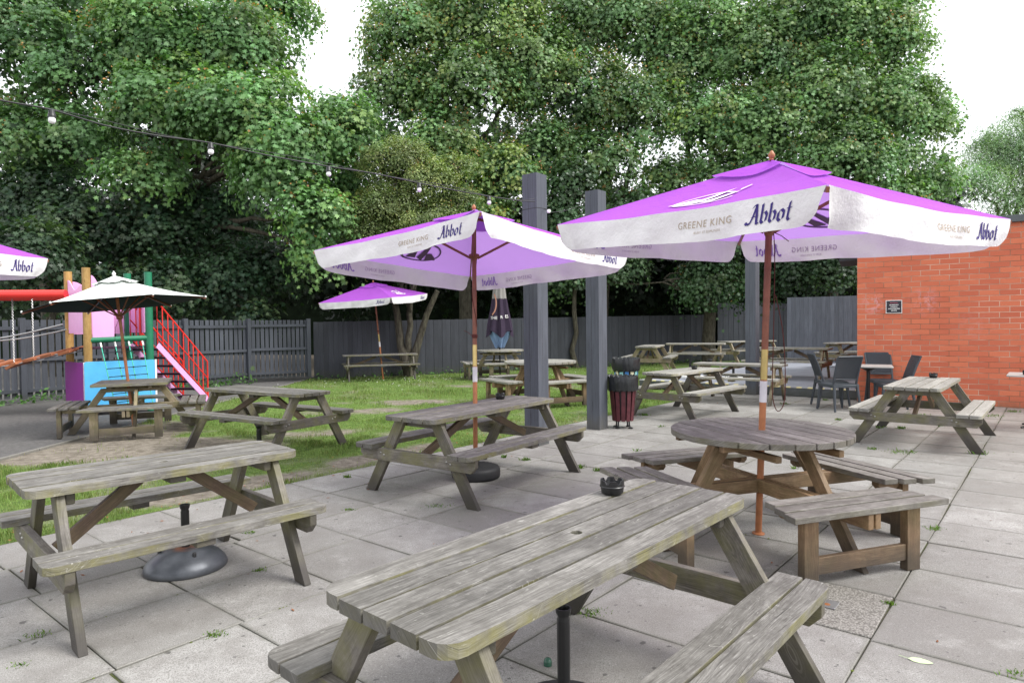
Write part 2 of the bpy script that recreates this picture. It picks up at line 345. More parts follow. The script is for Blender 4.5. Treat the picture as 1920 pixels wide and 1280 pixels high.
# ------------------------------------------------------------------ mesh builder
class MB:
    def __init__(s): s.v = []; s.f = []; s.uv = []; s.rnd = []; s.eg = []; s.sm = []
    def add(s, verts, faces, grain=(1, 0, 0), rnd=None, smooth=False, uvs=None, endfaces=True):
        b = len(s.v); r = random.random() if rnd is None else rnd
        g = Vector(grain).normalized(); h = Vector((0, 0, 1)) if abs(g.z) < .9 else Vector((0, 1, 0))
        a = g.cross(h).normalized(); c = a.cross(g); ou = random.random()*9 if uvs is None else 0
        verts = [Vector(q) for q in verts]; o = verts[0]
        s.v += verts
        for fi, f in enumerate(faces):
            s.f.append([b+i for i in f]); s.rnd.append(r); s.sm.append(smooth)
            if uvs is not None: s.uv += [uvs[i] for i in f] if not isinstance(uvs[0], list) else uvs[fi]
            else: s.uv += [((verts[i]-o).dot(g)+ou, (verts[i]-o).dot(a)+(verts[i]-o).dot(c)) for i in f]
            e = 0.0
            if endfaces and len(f) >= 3:
                n = (verts[f[1]]-verts[f[0]]).cross(verts[f[2]]-verts[f[0]])
                if n.length > 0 and abs(n.normalized().dot(g)) > .9: e = 1.0
            s.eg.append(e)
        return s
    def box(s, c, size, M3=None, grain=0, rnd=None):
        M3 = M3 or Matrix.Identity(3); c = Vector(c); x, y, z = [q/2 for q in size]
        V = [c+M3@Vector((a*x, b*y, d*z)) for a in (-1, 1) for b in (-1, 1) for d in (-1, 1)]
        Fc = [(0, 1, 3, 2), (4, 6, 7, 5), (0, 4, 5, 1), (2, 3, 7, 6), (0, 2, 6, 4), (1, 5, 7, 3)]
        return s.add(V, Fc, M3.col[grain], rnd)
    def beam(s, p0, p1, w, t, side, rnd=None):            # w along 'side', t along the third axis
        p0, p1 = Vector(p0), Vector(p1); d = (p1-p0); L = d.length; d.normalize()
        a = Vector(side); a = (a-d*a.dot(d)).normalized(); b = d.cross(a)
        return s.box((p0+p1)/2, (L, w, t), Matrix((d, a, b)).transposed(), 0, rnd)
    def prism(s, poly, z0, z1, M4=None, grain=(1, 0, 0), rnd=None):   # poly counter-clockwise in xy
        n = len(poly); V = [Vector((x, y, z0)) for x, y in poly]+[Vector((x, y, z1)) for x, y in poly]
        g = Vector(grain)
        if M4 is not None: V = [M4@q for q in V]; g = M4.to_3x3()@g
        Fc = [tuple(range(n-1, -1, -1)), tuple(range(n, 2*n))]+[(i, (i+1) % n, n+(i+1) % n, n+i) for i in range(n)]
        return s.add(V, Fc, g, rnd)
    def tube(s, pts, rad, seg=10, cap=True, rnd=None):
        pts = [Vector(p) for p in pts]; rad = rad if isinstance(rad, (list, tuple)) else [rad]*len(pts)
        V = []; up = Vector((0, 0, 1)); prev = None; uvs = []; L = 0
        for i, p in enumerate(pts):
            t = (pts[min(i+1, len(pts)-1)]-pts[max(i-1, 0)]).normalized()
            if prev is None: prev = t.cross(up if abs(t.z) < .95 else Vector((1, 0, 0))).normalized()
            a = (prev-t*prev.dot(t)).normalized(); prev = a; b = t.cross(a)
            if i: L += (pts[i]-pts[i-1]).length
            for k in range(seg):
                an = 2*math.pi*k/seg; V.append(p+(a*math.cos(an)+b*math.sin(an))*rad[i]); uvs.append((L, k/seg*.4))
        Fc = [(i*seg+k, i*seg+(k+1) % seg, (i+1)*seg+(k+1) % seg, (i+1)*seg+k) for i in range(len(pts)-1) for k in range(seg)]
        s.add(V, Fc, rnd=rnd, smooth=True, uvs=uvs, endfaces=False)
        if cap:
            n = len(V)
            b0 = V[:seg]; b1 = V[n-seg:]
            s.add(b0, [tuple(range(seg-1, -1, -1))], uvs=uvs[:seg], rnd=rnd, endfaces=False); s.add(b1, [tuple(range(seg))], uvs=uvs[:seg], rnd=rnd, endfaces=False)
        return s
    def lathe(s, prof, c=(0, 0, 0), seg=24, rfun=None):   # profile (r, z)
        c = Vector(c); V = []
        for i, (r, z) in enumerate(prof):
            for k in range(seg):
                an = 2*math.pi*k/seg; rr, zz = (r, z) if rfun is None else rfun(i, k, r, z)
                V.append(c+Vector((rr*math.cos(an), rr*math.sin(an), zz)))
        Fc = [(i*seg+k, i*seg+(k+1) % seg, (i+1)*seg+(k+1) % seg, (i+1)*seg+k) for i in range(len(prof)-1) for k in range(seg)]
        if prof[0][0] > 1e-4: Fc.append(tuple(range(seg-1, -1, -1)))
        if prof[-1][0] > 1e-4: Fc.append(tuple(range((len(prof)-1)*seg, len(prof)*seg)))
        return s.add(V, Fc, smooth=True, endfaces=False)
    def grid(s, fn, nu, nv, smooth=True):
        V = [fn(i/nu, j/nv) for j in range(nv+1) for i in range(nu+1)]
        uvs = [(i/nu, j/nv) for j in range(nv+1) for i in range(nu+1)]
        Fc = [(j*(nu+1)+i, j*(nu+1)+i+1, (j+1)*(nu+1)+i+1, (j+1)*(nu+1)+i) for j in range(nv) for i in range(nu)]
        return s.add(V, Fc, smooth=smooth, uvs=uvs, endfaces=False)
    def build(s, name, mat, parent=None, bevel=0.0, kind=None, solid=0.0):
        me = bpy.data.meshes.new(name); me.from_pydata([tuple(q) for q in s.v], [], s.f)
        uvl = me.uv_layers.new(name='UVMap'); uvl.data.foreach_set('uv', np.array(s.uv, 'f').ravel())
        a = me.attributes.new('rnd', 'FLOAT', 'FACE'); a.data.foreach_set('value', np.array(s.rnd, 'f'))
        a = me.attributes.new('endg', 'FLOAT', 'FACE'); a.data.foreach_set('value', np.array(s.eg, 'f'))
        if any(s.sm):
            me.polygons.foreach_set('use_smooth', np.array(s.sm, bool)); me.set_sharp_from_angle(angle=R(50))
        me.materials.append(mat); me.update()
        o = bpy.data.objects.new(name, me); col.objects.link(o)
        if parent: o.parent = parent
        if kind: o['kind'] = kind
        if solid:
            m = o.modifiers.new('solid', 'SOLIDIFY'); m.thickness = solid; m.offset = 0
        if bevel:
            m = o.modifiers.new('bevel', 'BEVEL'); m.width = bevel; m.segments = 2; m.limit_method = 'ANGLE'; m.angle_limit = R(40)
        return o
def tag(o, label, cat, group=None, kind=None):
    if label: o['label'] = label
    if cat: o['category'] = cat
    if group: o['group'] = group
    if kind: o['kind'] = kind
    return o
def thing(name, label, cat, loc=(0, 0, 0), rz=0, group=None, scale=1, mat=None):
    o = bpy.data.objects.new(name, None); col.objects.link(o); o.empty_display_size = .2
    if mat is not None: o.matrix_world = mat
    else: o.location = loc; o.rotation_euler = (0, 0, rz); o.scale = (scale,)*3
    return tag(o, label, cat, group)

def vnoise(x, y, seed=0):
    x = np.asarray(x, float); y = np.asarray(y, float)
    def h(i, j): 
        q = np.sin(i*127.1+j*311.7+seed*74.7)*43758.5453; return q-np.floor(q)
    tot = 0; amp = .55; fr = 1.0
    for o in range(3):
        X = x*fr; Y = y*fr; i = np.floor(X); j = np.floor(Y); u = X-i; v = Y-j; u = u*u*(3-2*u); v = v*v*(3-2*v)
        tot = tot+amp*(h(i, j)*(1-u)*(1-v)+h(i+1, j)*u*(1-v)+h(i, j+1)*(1-u)*v+h(i+1, j+1)*u*v); amp *= .5; fr *= 2.1
    return tot/.96

# ------------------------------------------------------------------ setting
UD = Vector((math.cos(R(50)), math.sin(R(50)))); VD = Vector((math.cos(R(-39)), math.sin(R(-39)))); O2 = Vector((1.73, 3.145))
def uv2w(u, v): q = O2+UD*u+VD*v; return q.x, q.y
det = UD.x*VD.y-UD.y*VD.x
def w2uv(x, y):
    dx, dy = x-O2.x, y-O2.y
    return (dx*VD.y-dy*VD.x)/det, (UD.x*dy-UD.y*dx)/det
EDGE = -5.2
m = MB(); m.add([(-150, -40, -.07), (150, -40, -.07), (150, 260, -.07), (-150, 260, -.07)], [(0, 1, 2, 3)]); m.build('ground', M['earth'], kind='structure')
m = MB(); pts = [uv2w(-7, EDGE-.05), uv2w(-7, 14), uv2w(13, 14), uv2w(13, EDGE-.05)]
m.add([(x, y, -.014) for x, y in pts], [(0, 1, 2, 3)]); m.build('paving_bed', M['joint'], kind='structure')
m = MB(); PU, PV = .612, .65
for j in range(-8, 21):
    ph = random.uniform(-.03, .03) if j > -9 else 0
    for i in range(-11, 22):
        u0 = i*PU+ph+.02*(j % 2)-j*.012; v0 = j*PV
        if u0 > 11.0: continue
        gx = .0022+random.random()*.0038; dz = random.uniform(-.003, .0)
        tl = [random.uniform(-.002, .002) for _ in range(4)]; ju = [random.uniform(-.004, .004) for _ in range(8)]
        c4 = [(u0+gx+ju[0], v0+gx+ju[1]), (u0+PU-gx+ju[2], v0+gx+ju[3]), (u0+PU-gx+ju[4], v0+PV-gx+ju[5]), (u0+gx+ju[6], v0+PV-gx+ju[7])]
        P = [uv2w(*q) for q in c4][::-1]
        rn = random.random()
        if i == 0 and j == -1: rn = 2.0
        V = [(x, y, dz+t) for (x, y), t in zip(P, tl)]
        ce = Vector((sum(p[0] for p in P)/4, sum(p[1] for p in P)/4)); In = [(p[0]+(ce.x-p[0])*.014, p[1]+(ce.y-p[1])*.014) for p in P]
        V = [(p[0], p[1], dz+t) for p, t in zip(In, tl)]+[(p[0], p[1], dz+t-.004) for p, t in zip(P, tl)]+[(p[0], p[1], -.03) for p in P]
        uvq = [(.01, .01), (.01, .99), (.99, .99), (.99, .01)]
        uu = [uvq[k] for k in range(4)]+[(0, 0), (0, 1), (1, 1), (1, 0)]*2
        fs = [(0, 1, 2, 3)]+[(k+4, (k+1) % 4+4, (k+1) % 4, k) for k in range(4)]+[(k+8, (k+1) % 4+8, (k+1) % 4+4, k+4) for k in range(4)]
        m.add(V, fs, rnd=rn, uvs=uu)
pav = m.build('paving', M['slab'], kind='structure')

# lawn: earth sheet with a grass weight, then blades
def grassw(x, y):
    x = np.asarray(x, float); y = np.asarray(y, float)
    g = .70+1.0*(vnoise(x*.8, y*.8, 3)-.5)+.5*(vnoise(x*3.1, y*3.1, 9)-.5)
    def ell(cx, cy, rx, ry, amt, rot=0.0):
        c, s_ = math.cos(rot), math.sin(rot); dx = (x-cx)*c+(y-cy)*s_; dy = -(x-cx)*s_+(y-cy)*c
        return amt*np.exp(-((dx/rx)**2+(dy/ry)**2)**1.5)
    g = g-ell(-5.3, 8.5, 1.5, .8, 1.3, .25)-ell(-5.9, 9.9, .7, 1.5, .9)-ell(-3.6, 8.7, .7, .5, .7)-ell(-3.0, 9.7, .8, .45, .45, .3)
    g = g-ell(-2.9, 12.2, 1.1, .6, .6, .2)-ell(-2.2, 13.6, 1.0, .5, .6)-ell(-1.5, 9.6, .6, .35, .6, .6)-ell(-2.75, 6.55, .9, .28, .75, .8)-ell(-1.4, 8.2, .9, .25, .55, .85)
    g = g-ell(-4.3, 5.4, .7, .25, .5, .7)-ell(-1, 17, 1.5, .5, .25)
    return g
XL = -6.3
nx, ny = 250, 340; X0, X1, Y0, Y1 = -6.6, 13.0, 1.5, 29.0
xs = np.linspace(X0, X1, nx+1); ys = np.linspace(Y0, Y1, ny+1); GX, GY = np.meshgrid(xs, ys)
UU, VV = w2uv(GX, GY); gw = grassw(GX, GY)
GZ = -.022+.02*(vnoise(GX*.6, GY*.6, 1)-.5)*np.clip((EDGE-VV)/1.5, 0, 1)
V = np.stack([GX, GY, GZ], -1).reshape(-1, 3)
ii, jj = np.meshgrid(np.arange(nx), np.arange(ny)); a0 = (jj*(nx+1)+ii).ravel()
keep = (VV[:-1, :-1].ravel() < EDGE+.1) & (GX[:-1, :-1].ravel() > XL-.15+.0*GY[:-1, :-1].ravel())
a0 = a0[keep]; quads = np.stack([a0, a0+1, a0+nx+2, a0+nx+1], 1)
def npmesh(name, V, loops, per, mat, kind=None, cols=None, smooth=False):
    me = bpy.data.meshes.new(name); nf = len(loops)//per
    me.vertices.add(len(V)); me.vertices.foreach_set('co', np.ascontiguousarray(V, 'f').ravel())
    me.loops.add(len(loops)); me.loops.foreach_set('vertex_index', loops.astype('i'))
    me.polygons.add(nf); me.polygons.foreach_set('loop_start', np.arange(0, nf*per, per, dtype='i')); me.polygons.foreach_set('loop_total', np.full(nf, per, 'i'))
    if cols is not None:
        a = me.attributes.new('Col', 'FLOAT_COLOR', 'FACE'); cc = np.ones((nf, 4), 'f'); cc[:, :3] = cols; a.data.foreach_set('color', cc.ravel())
    me.update(calc_edges=True); me.materials.append(mat)
    if smooth: me.polygons.foreach_set('use_smooth', np.ones(nf, bool))
    o = bpy.data.objects.new(name, me); col.objects.link(o)
    if kind: o['kind'] = kind
    return o
lawn = npmesh('lawn', V, quads.ravel(), 4, M['lawn'], 'structure', smooth=True)
a = lawn.data.attributes.new('grass', 'FLOAT', 'POINT'); a.data.foreach_set('value', gw.ravel().astype('f'))
m = MB(); m.add([(-40, -5, -.011), (XL, -5, -.011), (XL, 21, -.011), (-40, 40, -.011)], [(0, 1, 2, 3)]); m.build('tarmac', M['tarmac'], kind='structure')
m = MB()
for k in range(20): m.box((XL+.03, 1.2+k*.92+.46, -.02), (.055, .905, .05))
m.build('kerb_edging', M['slab'], kind='structure', bevel=.006)

def blades(name, P, h, cols, width, lean=.5):
    n = len(P); an = rng.uniform(0, 2*np.pi, n); d = np.stack([np.cos(an), np.sin(an)], 1); pr = np.stack([-d[:, 1], d[:, 0]], 1)
    ln = rng.uniform(.1, 1, n)*lean*h; w = width
    v0 = np.concatenate([P[:, :2]-pr*w[:, None], P[:, 2:]], 1); v1 = np.concatenate([P[:, :2]+pr*w[:, None], P[:, 2:]], 1)
    mid = P[:, :2]+d*(ln*.35)[:, None]
    v2 = np.concatenate([mid+pr*(w*.7)[:, None], (P[:, 2]+h*.6)[:, None]], 1); v3 = np.concatenate([mid-pr*(w*.7)[:, None], (P[:, 2]+h*.6)[:, None]], 1)
    v4 = np.concatenate([P[:, :2]+d*ln[:, None], (P[:, 2]+h)[:, None]], 1)
    V = np.stack([v0, v1, v2, v4, v3], 1).reshape(-1, 3)
    return npmesh(name, V, np.arange(n*5), 5, M['grass'], 'stuff', cols)
PX = []; 
for (ylo, yhi, dens, hh, ww) in ((3.5, 7.5, 3200, .045, .0022), (7.5, 11, 1500, .05, .0032), (11, 16, 620, .055, .005), (16, 27, 230, .06, .009)):
    n = int((X1-XL)*(yhi-ylo)*dens); x = rng.uniform(XL, X1, n); y = rng.uniform(ylo, yhi, n); u, v = w2uv(x, y)
    edge = EDGE+.02+.10*(vnoise(u*2.2, v*0+1, 5)-.45)
    g = grassw(x, y); k = (v < edge) & (rng.uniform(0, 1, n) < np.clip((g-.30)*2.6, .015, 1)) & (x/y > -.85) & (x/y < .25)
    k &= (y < 19.9+.5*(x+6))
    x, y, g = x[k], y[k], g[k]; tall = np.clip(vnoise(x*2.3, y*2.3, 21)*3.4-1.15, .35, 2.3)
    PX.append(np.stack([x, y, np.full(len(x), -.02), hh*tall*rng.uniform(.6, 1.3, len(x)), np.full(len(x), ww), g], 1))
A = np.concatenate(PX); n = len(A)
dry = np.clip((.85-A[:, 5])*1.3, 0, 1)*rng.uniform(0, 1, n)+ (rng.uniform(0, 1, n) < .10)*.7; dry = np.clip(dry, 0, 1)
cg = np.stack([np.full(n, .205), np.full(n, .29), np.full(n, .09)], 1)*(.65+.7*vnoise(A[:, 0]*1.1, A[:, 1]*1.1, 33)[:, None])*rng.uniform(.7, 1.3, (n, 1))
cg = cg*(1-dry[:, None])+np.array([.30, .27, .12])*dry[:, None]
tag(blades('grass', A[:, :3], A[:, 3], cg, A[:, 4]), 'short patchy green grass covering the garden behind the paving', 'grass')
# clover flowers and tiny white daisies near the far fence
m = MB()
for k in range(80):
    x = random.gauss(-1.6, 2.2); y = random.gauss(18.6, 1.1)+.3*(x+1.6)
    m.lathe([(.0, .06), (.011, .055), (.012, .05), (0, .045)], (x, y, random.uniform(-.01, .03)), 5)
tag(m.build('clover_flowers', M['sign_white'], kind='stuff'), 'tiny white clover flowers scattered in the grass near the far fence', 'flowers')

# weeds in the joints
P = []; H = []
for (px, py, r, n) in ((402, 1190, .05, 90), (70, 1190, .07, 60), (550, 1260, .05, 30), (470, 998, .05, 100), (485, 1068, .04, 50), (655, 955, .05, 90), (652, 895, .03, 60), (895, 860, .0, 1),
        (1195, 845, .04, 20), (1122, 882, .05, 90), (1088, 876, .04, 80), (945, 857, .03, 50), (920, 855, .03, 40), (986, 862, .05, 80), (1208, 778, .08, 90), (1490, 878, .03, 30), (1470, 757, .07, 80), (1548, 750, .06, 50),
        (1572, 787, .04, 60), (1690, 803, .07, 90), (1648, 802, .05, 50), (1765, 798, .05, 60), (1690, 848, .15, 90), (1636, 842, .05, 40), (1840, 850, .1, 60), (1750, 990, .06, 110), (1110, 1148, .08, 120), (1907, 1262, .06, 80),
        (1850, 780, .18, 120), (1900, 772, .1, 60), (820, 948, .10, 120), (1720, 778, .2, 60), (1240, 800, .05, 30), (1375, 762, .06, 50), (1600, 870, .03, 20), (1670, 1130, .03, 60), (36, 1248, .04, 30), (640, 1130, .05, 40)):
    c = gz(px, py)
    for _ in range(n):
        P.append((c.x+random.gauss(0, r*.55), c.y+random.gauss(0, r*.4), -.008)); H.append(random.uniform(.010, .04)*(1.25 if c.y > 6 else .62))
P = np.array(P); H = np.array(H); n = len(P)
cg = np.array([.10, .20, .035])*rng.uniform(.6, 1.5, (n, 1))*np.array([1, 1, 1])+np.array([.05, .02, 0])*rng.uniform(0, 1, (n, 1))
tag(blades('weeds', P, H, cg, rng.uniform(.0018, .0045, n), 1.1), 'little green weeds sprouting from the joints between the paving slabs', 'weeds')
# moss lying along some joints
m = MB()
for k in range(1500):
    j = random.randint(-8, 14); i = random.randint(-6, 16)
    if vnoise(np.array([i*.9]), np.array([j*.7]), 5)[0] < .55: continue
    if random.random() < .5: u, v = i*PU-j*.012+.02*(j % 2)+random.gauss(0, .006), (j+random.random()**1.5)*PV
    else: u, v = (i+random.random())*PU, j*PV+random.gauss(0, .007)
    if u > 11 or v < EDGE: continue
    x, y = uv2w(u, v); r = random.uniform(.003, .011)
    m.lathe([(r, -.013), (r*.8, -.004+r*.25), (0, -.002+r*.4)], (x, y, 0), 5)
mm = plain('moss', (.105, .13, .03), .95, .1, var=.5, scale=20, bump=.8)
tag(m.build('moss', mm, kind='stuff'), 'low yellow green moss along the paving joints', 'moss')
# leaf litter
m = MB()
LIT = [(800, 870), (1045, 868), (1055, 985), (1475, 1200), (1830, 760), (740, 1135), (1060, 1150), (1100, 1010), (600, 1250)]
for k in range(420):
    if k < len(LIT): c = gz(*LIT[k])
    else:
        u = random.uniform(-3, 9); v = random.choice([EDGE-abs(random.gauss(0, .25)), EDGE-abs(random.gauss(0, .5)), EDGE+abs(random.gauss(0, .6))] if k % 6 else [random.uniform(EDGE, 6)])
        c = Vector((*uv2w(u, v), 0))
    r = random.uniform(.008, .022); an = random.random()*6.28; e1 = Vector((math.cos(an), math.sin(an), random.uniform(-.3, .3))); e2 = Vector((-math.sin(an), math.cos(an), random.uniform(-.2, .6)))
    c.z = .004 if w2uv(c.x, c.y)[1] > EDGE else .012
    m.add([c+e1*r, c+e2*r*.4, c-e1*r, c-e2*r*.35], [(0, 1, 2, 3)])
tag(m.build('leaf_litter', M['dead_leaf'], kind='stuff'), 'small brown fallen leaves and bark scraps along the lawn edge', 'leaf litter')
def leaf_outline(): return [(0, -.5), (.16, -.3), (.2, 0), (.13, .3), (0, .5), (-.13, .3), (-.2, 0), (-.16, -.3)]
m = MB(); c = gz(1726, 1240); e1 = Vector((.8, -.45, 0)).normalized(); e2 = Vector((.45, .8, .25)).normalized()
m.add([c+Vector((0, 0, .006))+e1*y*.10+e2*x*.085 for x, y in leaf_outline()], [tuple(range(8))])
m.tube([c+Vector((0, 0, .006))-e1*.05, c+Vector((0, 0, .004))-e1*.085+e2*.01], .0012, 5)
tag(m.build('fallen_leaf', M['pale_leaf']), 'single pale green leaf lying on the slabs at lower right', 'leaf')

# deck
DU0 = 10.9
VW = w2uv(6.749, 12.74)[1]-.03
m = MB(); a_, b_ = uv2w(DU0, -7.2), uv2w(DU0, 3.5)
P = [uv2w(DU0, -7.2), uv2w(DU0, VW), uv2w(26, VW+4.6), uv2w(26, -7.2)]
uvs = [(v, u) for (u, v) in ((DU0, -7.2), (DU0, VW), (26, VW+4.6), (26, -7.2))]
m.add([(x, y, .2) for x, y in P], [(0, 1, 2, 3)], uvs=uvs)
dk = m.build('decking', M['deck'], kind='structure')
m = MB(); vd3 = Vector((VD.x, VD.y, 0)); ud3 = Vector((UD.x, UD.y, 0))
p0 = Vector((*uv2w(DU0-.012, -7.2), 0)); p1 = Vector((*uv2w(DU0-.012, VW+.02), 0))
m.beam(p0+Vector((0, 0, .093)), p1+Vector((0, 0, .093)), .024, .17, ud3)
p2 = Vector((*uv2w(26, -7.212), 0)); m.beam(p0+Vector((0, 0, .093)), p2+Vector((0, 0, .093)), .024, .17, vd3)
m.build('deck_fascia', M['deck_side'], kind='structure')
nz = thing('deck_nosing', 'worn yellow striped strip along the front edge of the decking', 'edge strip', (p0.x, p0.y, .19), math.atan2(VD.y, VD.x))
m = MB(); m.box(((p1-p0).length/2, .01, 0), ((p1-p0).length, .07, .024)); m.build('strip', M['nosing'], nz)

# ------------------------------------------------------------------ brick building
WA = -.499; WP = Vector((6.749, 12.74, 0)); wd = Vector((math.cos(WA), math.sin(WA), 0)); wn = Vector((-math.sin(WA), math.cos(WA), 0))
bd = thing('brick_building', 'orange red brick outbuilding with flat dark grey coping at the right', 'building', WP, WA)
H = 3.28
m = MB(); L, D = 11, 7
m.add([(0, 0, -.05), (L, 0, -.05), (L, 0, H), (0, 0, H)], [(0, 1, 2, 3)], uvs=[(0, -.05), (L, -.05), (L, H), (0, H)])
m.add([(0, D, -.05), (0, 0, -.05), (0, 0, H), (0, D, H)], [(0, 1, 2, 3)], uvs=[(-D, -.05), (0, -.05), (0, H), (-D, H)])
m.add([(L, 0, -.05), (L, D, -.05), (L, D, H), (L, 0, H)], [(0, 1, 2, 3)], uvs=[(0, -.05), (D, -.05), (D, H), (0, H)])
m.add([(L, D, -.05), (0, D, -.05), (0, D, H), (L, D, H)], [(0, 1, 2, 3)], uvs=[(0, -.05), (L, -.05), (L, H), (0, H)])
m.add([(0, 0, H), (L, 0, H), (L, D, H), (0, D, H)], [(0, 1, 2, 3)])
m.build('wall', M['brick'], bd)
m = MB()
for k in range(6): m.box((1.0+k*2.0-.08, -.03+D/2, H+.062), (1.994, D+.1, .12))
m.build('coping', M['coping'], bd, bevel=.004)
m = MB(); m.box((-.17, 1.0, 2.80), (.32, 1.4, .05)); m.build('eave', M['fascia'], bd)
# notice on the wall
def on_wall(x, z, off=0.0): return WP+wd*x-wn*off+Vector((0, 0, z))
sx = (at(1676, 575, 12).x)   # along the wall
def wall_hit(px, py):
    r = ray(px, py); o = Vector((0, 0, CZ)); t = (WP-o).dot(wn)/r.dot(wn); h = o+r*t-WP
    return h.dot(wd), h.z
x_, z_ = wall_hit(1676, 575)
sg = thing('wall_sign', 'small square black notice with white printed lines on the brick wall', 'sign', on_wall(x_, z_, 0), WA)
m = MB(); m.box((0, -.012, 0), (.27, .02, .25)); m.build('sign_border', M['sign_white'], sg)
m = MB(); m.box((0, -.025, 0), (.245, .006, .225)); m.build('sign_face', M['sign_black'], sg)
def text_mesh(body, size, spacing=1.0, align='CENTER', shear=0.0):
    cu = bpy.data.curves.new('t', 'FONT'); cu.body = body; cu.size = size; cu.align_x = align; cu.space_character = spacing; cu.shear = shear
    cu.resolution_u = 3; ob = bpy.data.objects.new('t', cu); scene.collection.objects.link(ob)
    dg = bpy.context.evaluated_depsgraph_get(); me = bpy.data.meshes.new_from_object(ob.evaluated_get(dg))
    V = [tuple(v.co) for v in me.vertices]; Fc = [tuple(p.vertices) for p in me.polygons]
    bpy.data.objects.remove(ob); bpy.data.curves.remove(cu); bpy.data.meshes.remove(me)
    return V, Fc
for wd_, z, mk in ((.125, .073, 'sign_red'), (.145, .034, 'sign_white'), (.11, -.002, 'sign_white'), (.19, -.038, 'sign_white'), (.09, -.074, 'sign_white')):
    m = MB(); x = -wd_/2     # too small to read in the photograph: uneven strokes, word by word
    while x < wd_/2-.004:
        w_ = random.uniform(.005, .011); h_ = random.uniform(.013, .018); m.box((x+w_/2, -.0295, z), (w_, .001, h_)); x += w_+random.choice((.0018, .0018, .002, .006))
    m.build('sign_print', M[mk], sg)

# ------------------------------------------------------------------ fences
def boards_fence(name, A, B, z0, z1, mat, label, bw=.15, gap=.004, rails=None, posts=None, cap=False, zf=None, face=-1, postmat=None, over=0):
    A, B = Vector((*A, 0)), Vector((*B, 0)); L = (B-A).length; d = (B-A).normalized(); nrm = Vector((-d.y, d.x, 0))
    t = thing(name, label, 'fence', A, math.atan2(d.y, d.x)); n = int(L/(bw+gap)); m = MB()
    for k in range(n):
        x = (k+.5)*(bw+gap); top = z1+random.uniform(-.006, .006)+(zf(x) if zf else 0)
        m.box((x, random.uniform(-.002, .002)+(.008 if k % 2 else 0), (z0+top)/2), (bw, .018, top-z0), grain=2)
    m.build('boards', mat, t, kind=None)
    if rails:
        for rz in rails:
            m = MB()
            m.box((L/2, face*.035, rz), (L, .045, .075)); m.build('rail', mat, t)
    if posts:
        for x in posts:
            m = MB(); m.box((x, face*.06, (z0+z1)/2+.01), (.11, .11, z1-z0+.06), grain=2); m.build('fence_post', postmat or mat, t, bevel=.004)
    return t
pA, pB = Vector((-12.98, 10.84)), Vector((-7.62, 18.83)); dd = (pB-pA).normalized(); Lp = (pB-pA).length
boards_fence('picket_fence', pA, pB, .1, 1.80, M['fence'], 'charcoal picket fence with narrow gaps behind the climbing frame at left', .105, .038, (.25, .93, 1.62), [Lp-.03, Lp-1.9, Lp-3.77, Lp-5.55, Lp-7.4], face=-1)
boards_fence('picket_fence', (-7.55, 18.86), (-6.12, 19.72), .1, 1.80, M['fence'], 'short return of charcoal picket fence meeting the boarded fence', .095, .03, (.25, .95, 1.64), [1.62], face=-1)
s0, s1 = Vector((-6.06, 19.9)), Vector((8.56, 27.2))
boards_fence('board_fence', s0, s1, -.02, 1.74, M['fence_dark'], 'long dark close boarded fence running behind the lawn', .145, .004, zf=lambda x: .012*x)
boards_fence('board_fence', s1+Vector((.03, .015)), s1+Vector((7, 3.5)), -.02, 2.42, M['fence'], 'taller grey board fence behind the decking, between lawn fence and pale fence', .145, .004)
boards_fence('board_fence', (9.48, 22.45), (13.0, 20.6), .15, 2.42, M['fence_light'], 'pale slate board fence beside the brick building behind the decking', .13, .003)

# ------------------------------------------------------------------ posts
def post(px, py, Y, ztop, rot, label, w=.205):
    c = gz(px, py); o = thing('timber_post', label, 'post', (c.x, c.y, -.03), rot, 'square grey timber posts')
    m = MB(); h = ztop+.03; W = w/2
    cs = [(-W, -W), (W, -W), (W, W), (-W, W)]
    for k in range(4):
        a, b = cs[k], cs[(k+1) % 4]
        m.add([(a[0], a[1], 0), (b[0], b[1], 0), (b[0], b[1], h), (a[0], a[1], h)], [(0, 1, 2, 3)], uvs=[(k*1.7, 0.0), (k*1.7, w), (h+k*1.7, w), (h+k*1.7, 0.0)], rnd=.5, endfaces=False)
    m.add([(*q, h) for q in cs], [(0, 1, 2, 3)]); m.add([(*q, 0) for q in cs][::-1], [(0, 1, 2, 3)])
    m.build('post', M['post'], o, bevel=.005); return o
P1 = (1007, 832); post(1007, 832, 8, 3.50, R(52), 'square grey timber post nearest the lawn table, carrying the string of bulbs', .228)
post(1120, 803, 9.2, 3.53, R(50), 'square grey timber post standing beside the two bins', .224)
post(1411, 739, 14, 3.55, R(49), 'square grey timber post with a long crack behind the near parasol pole', .225)

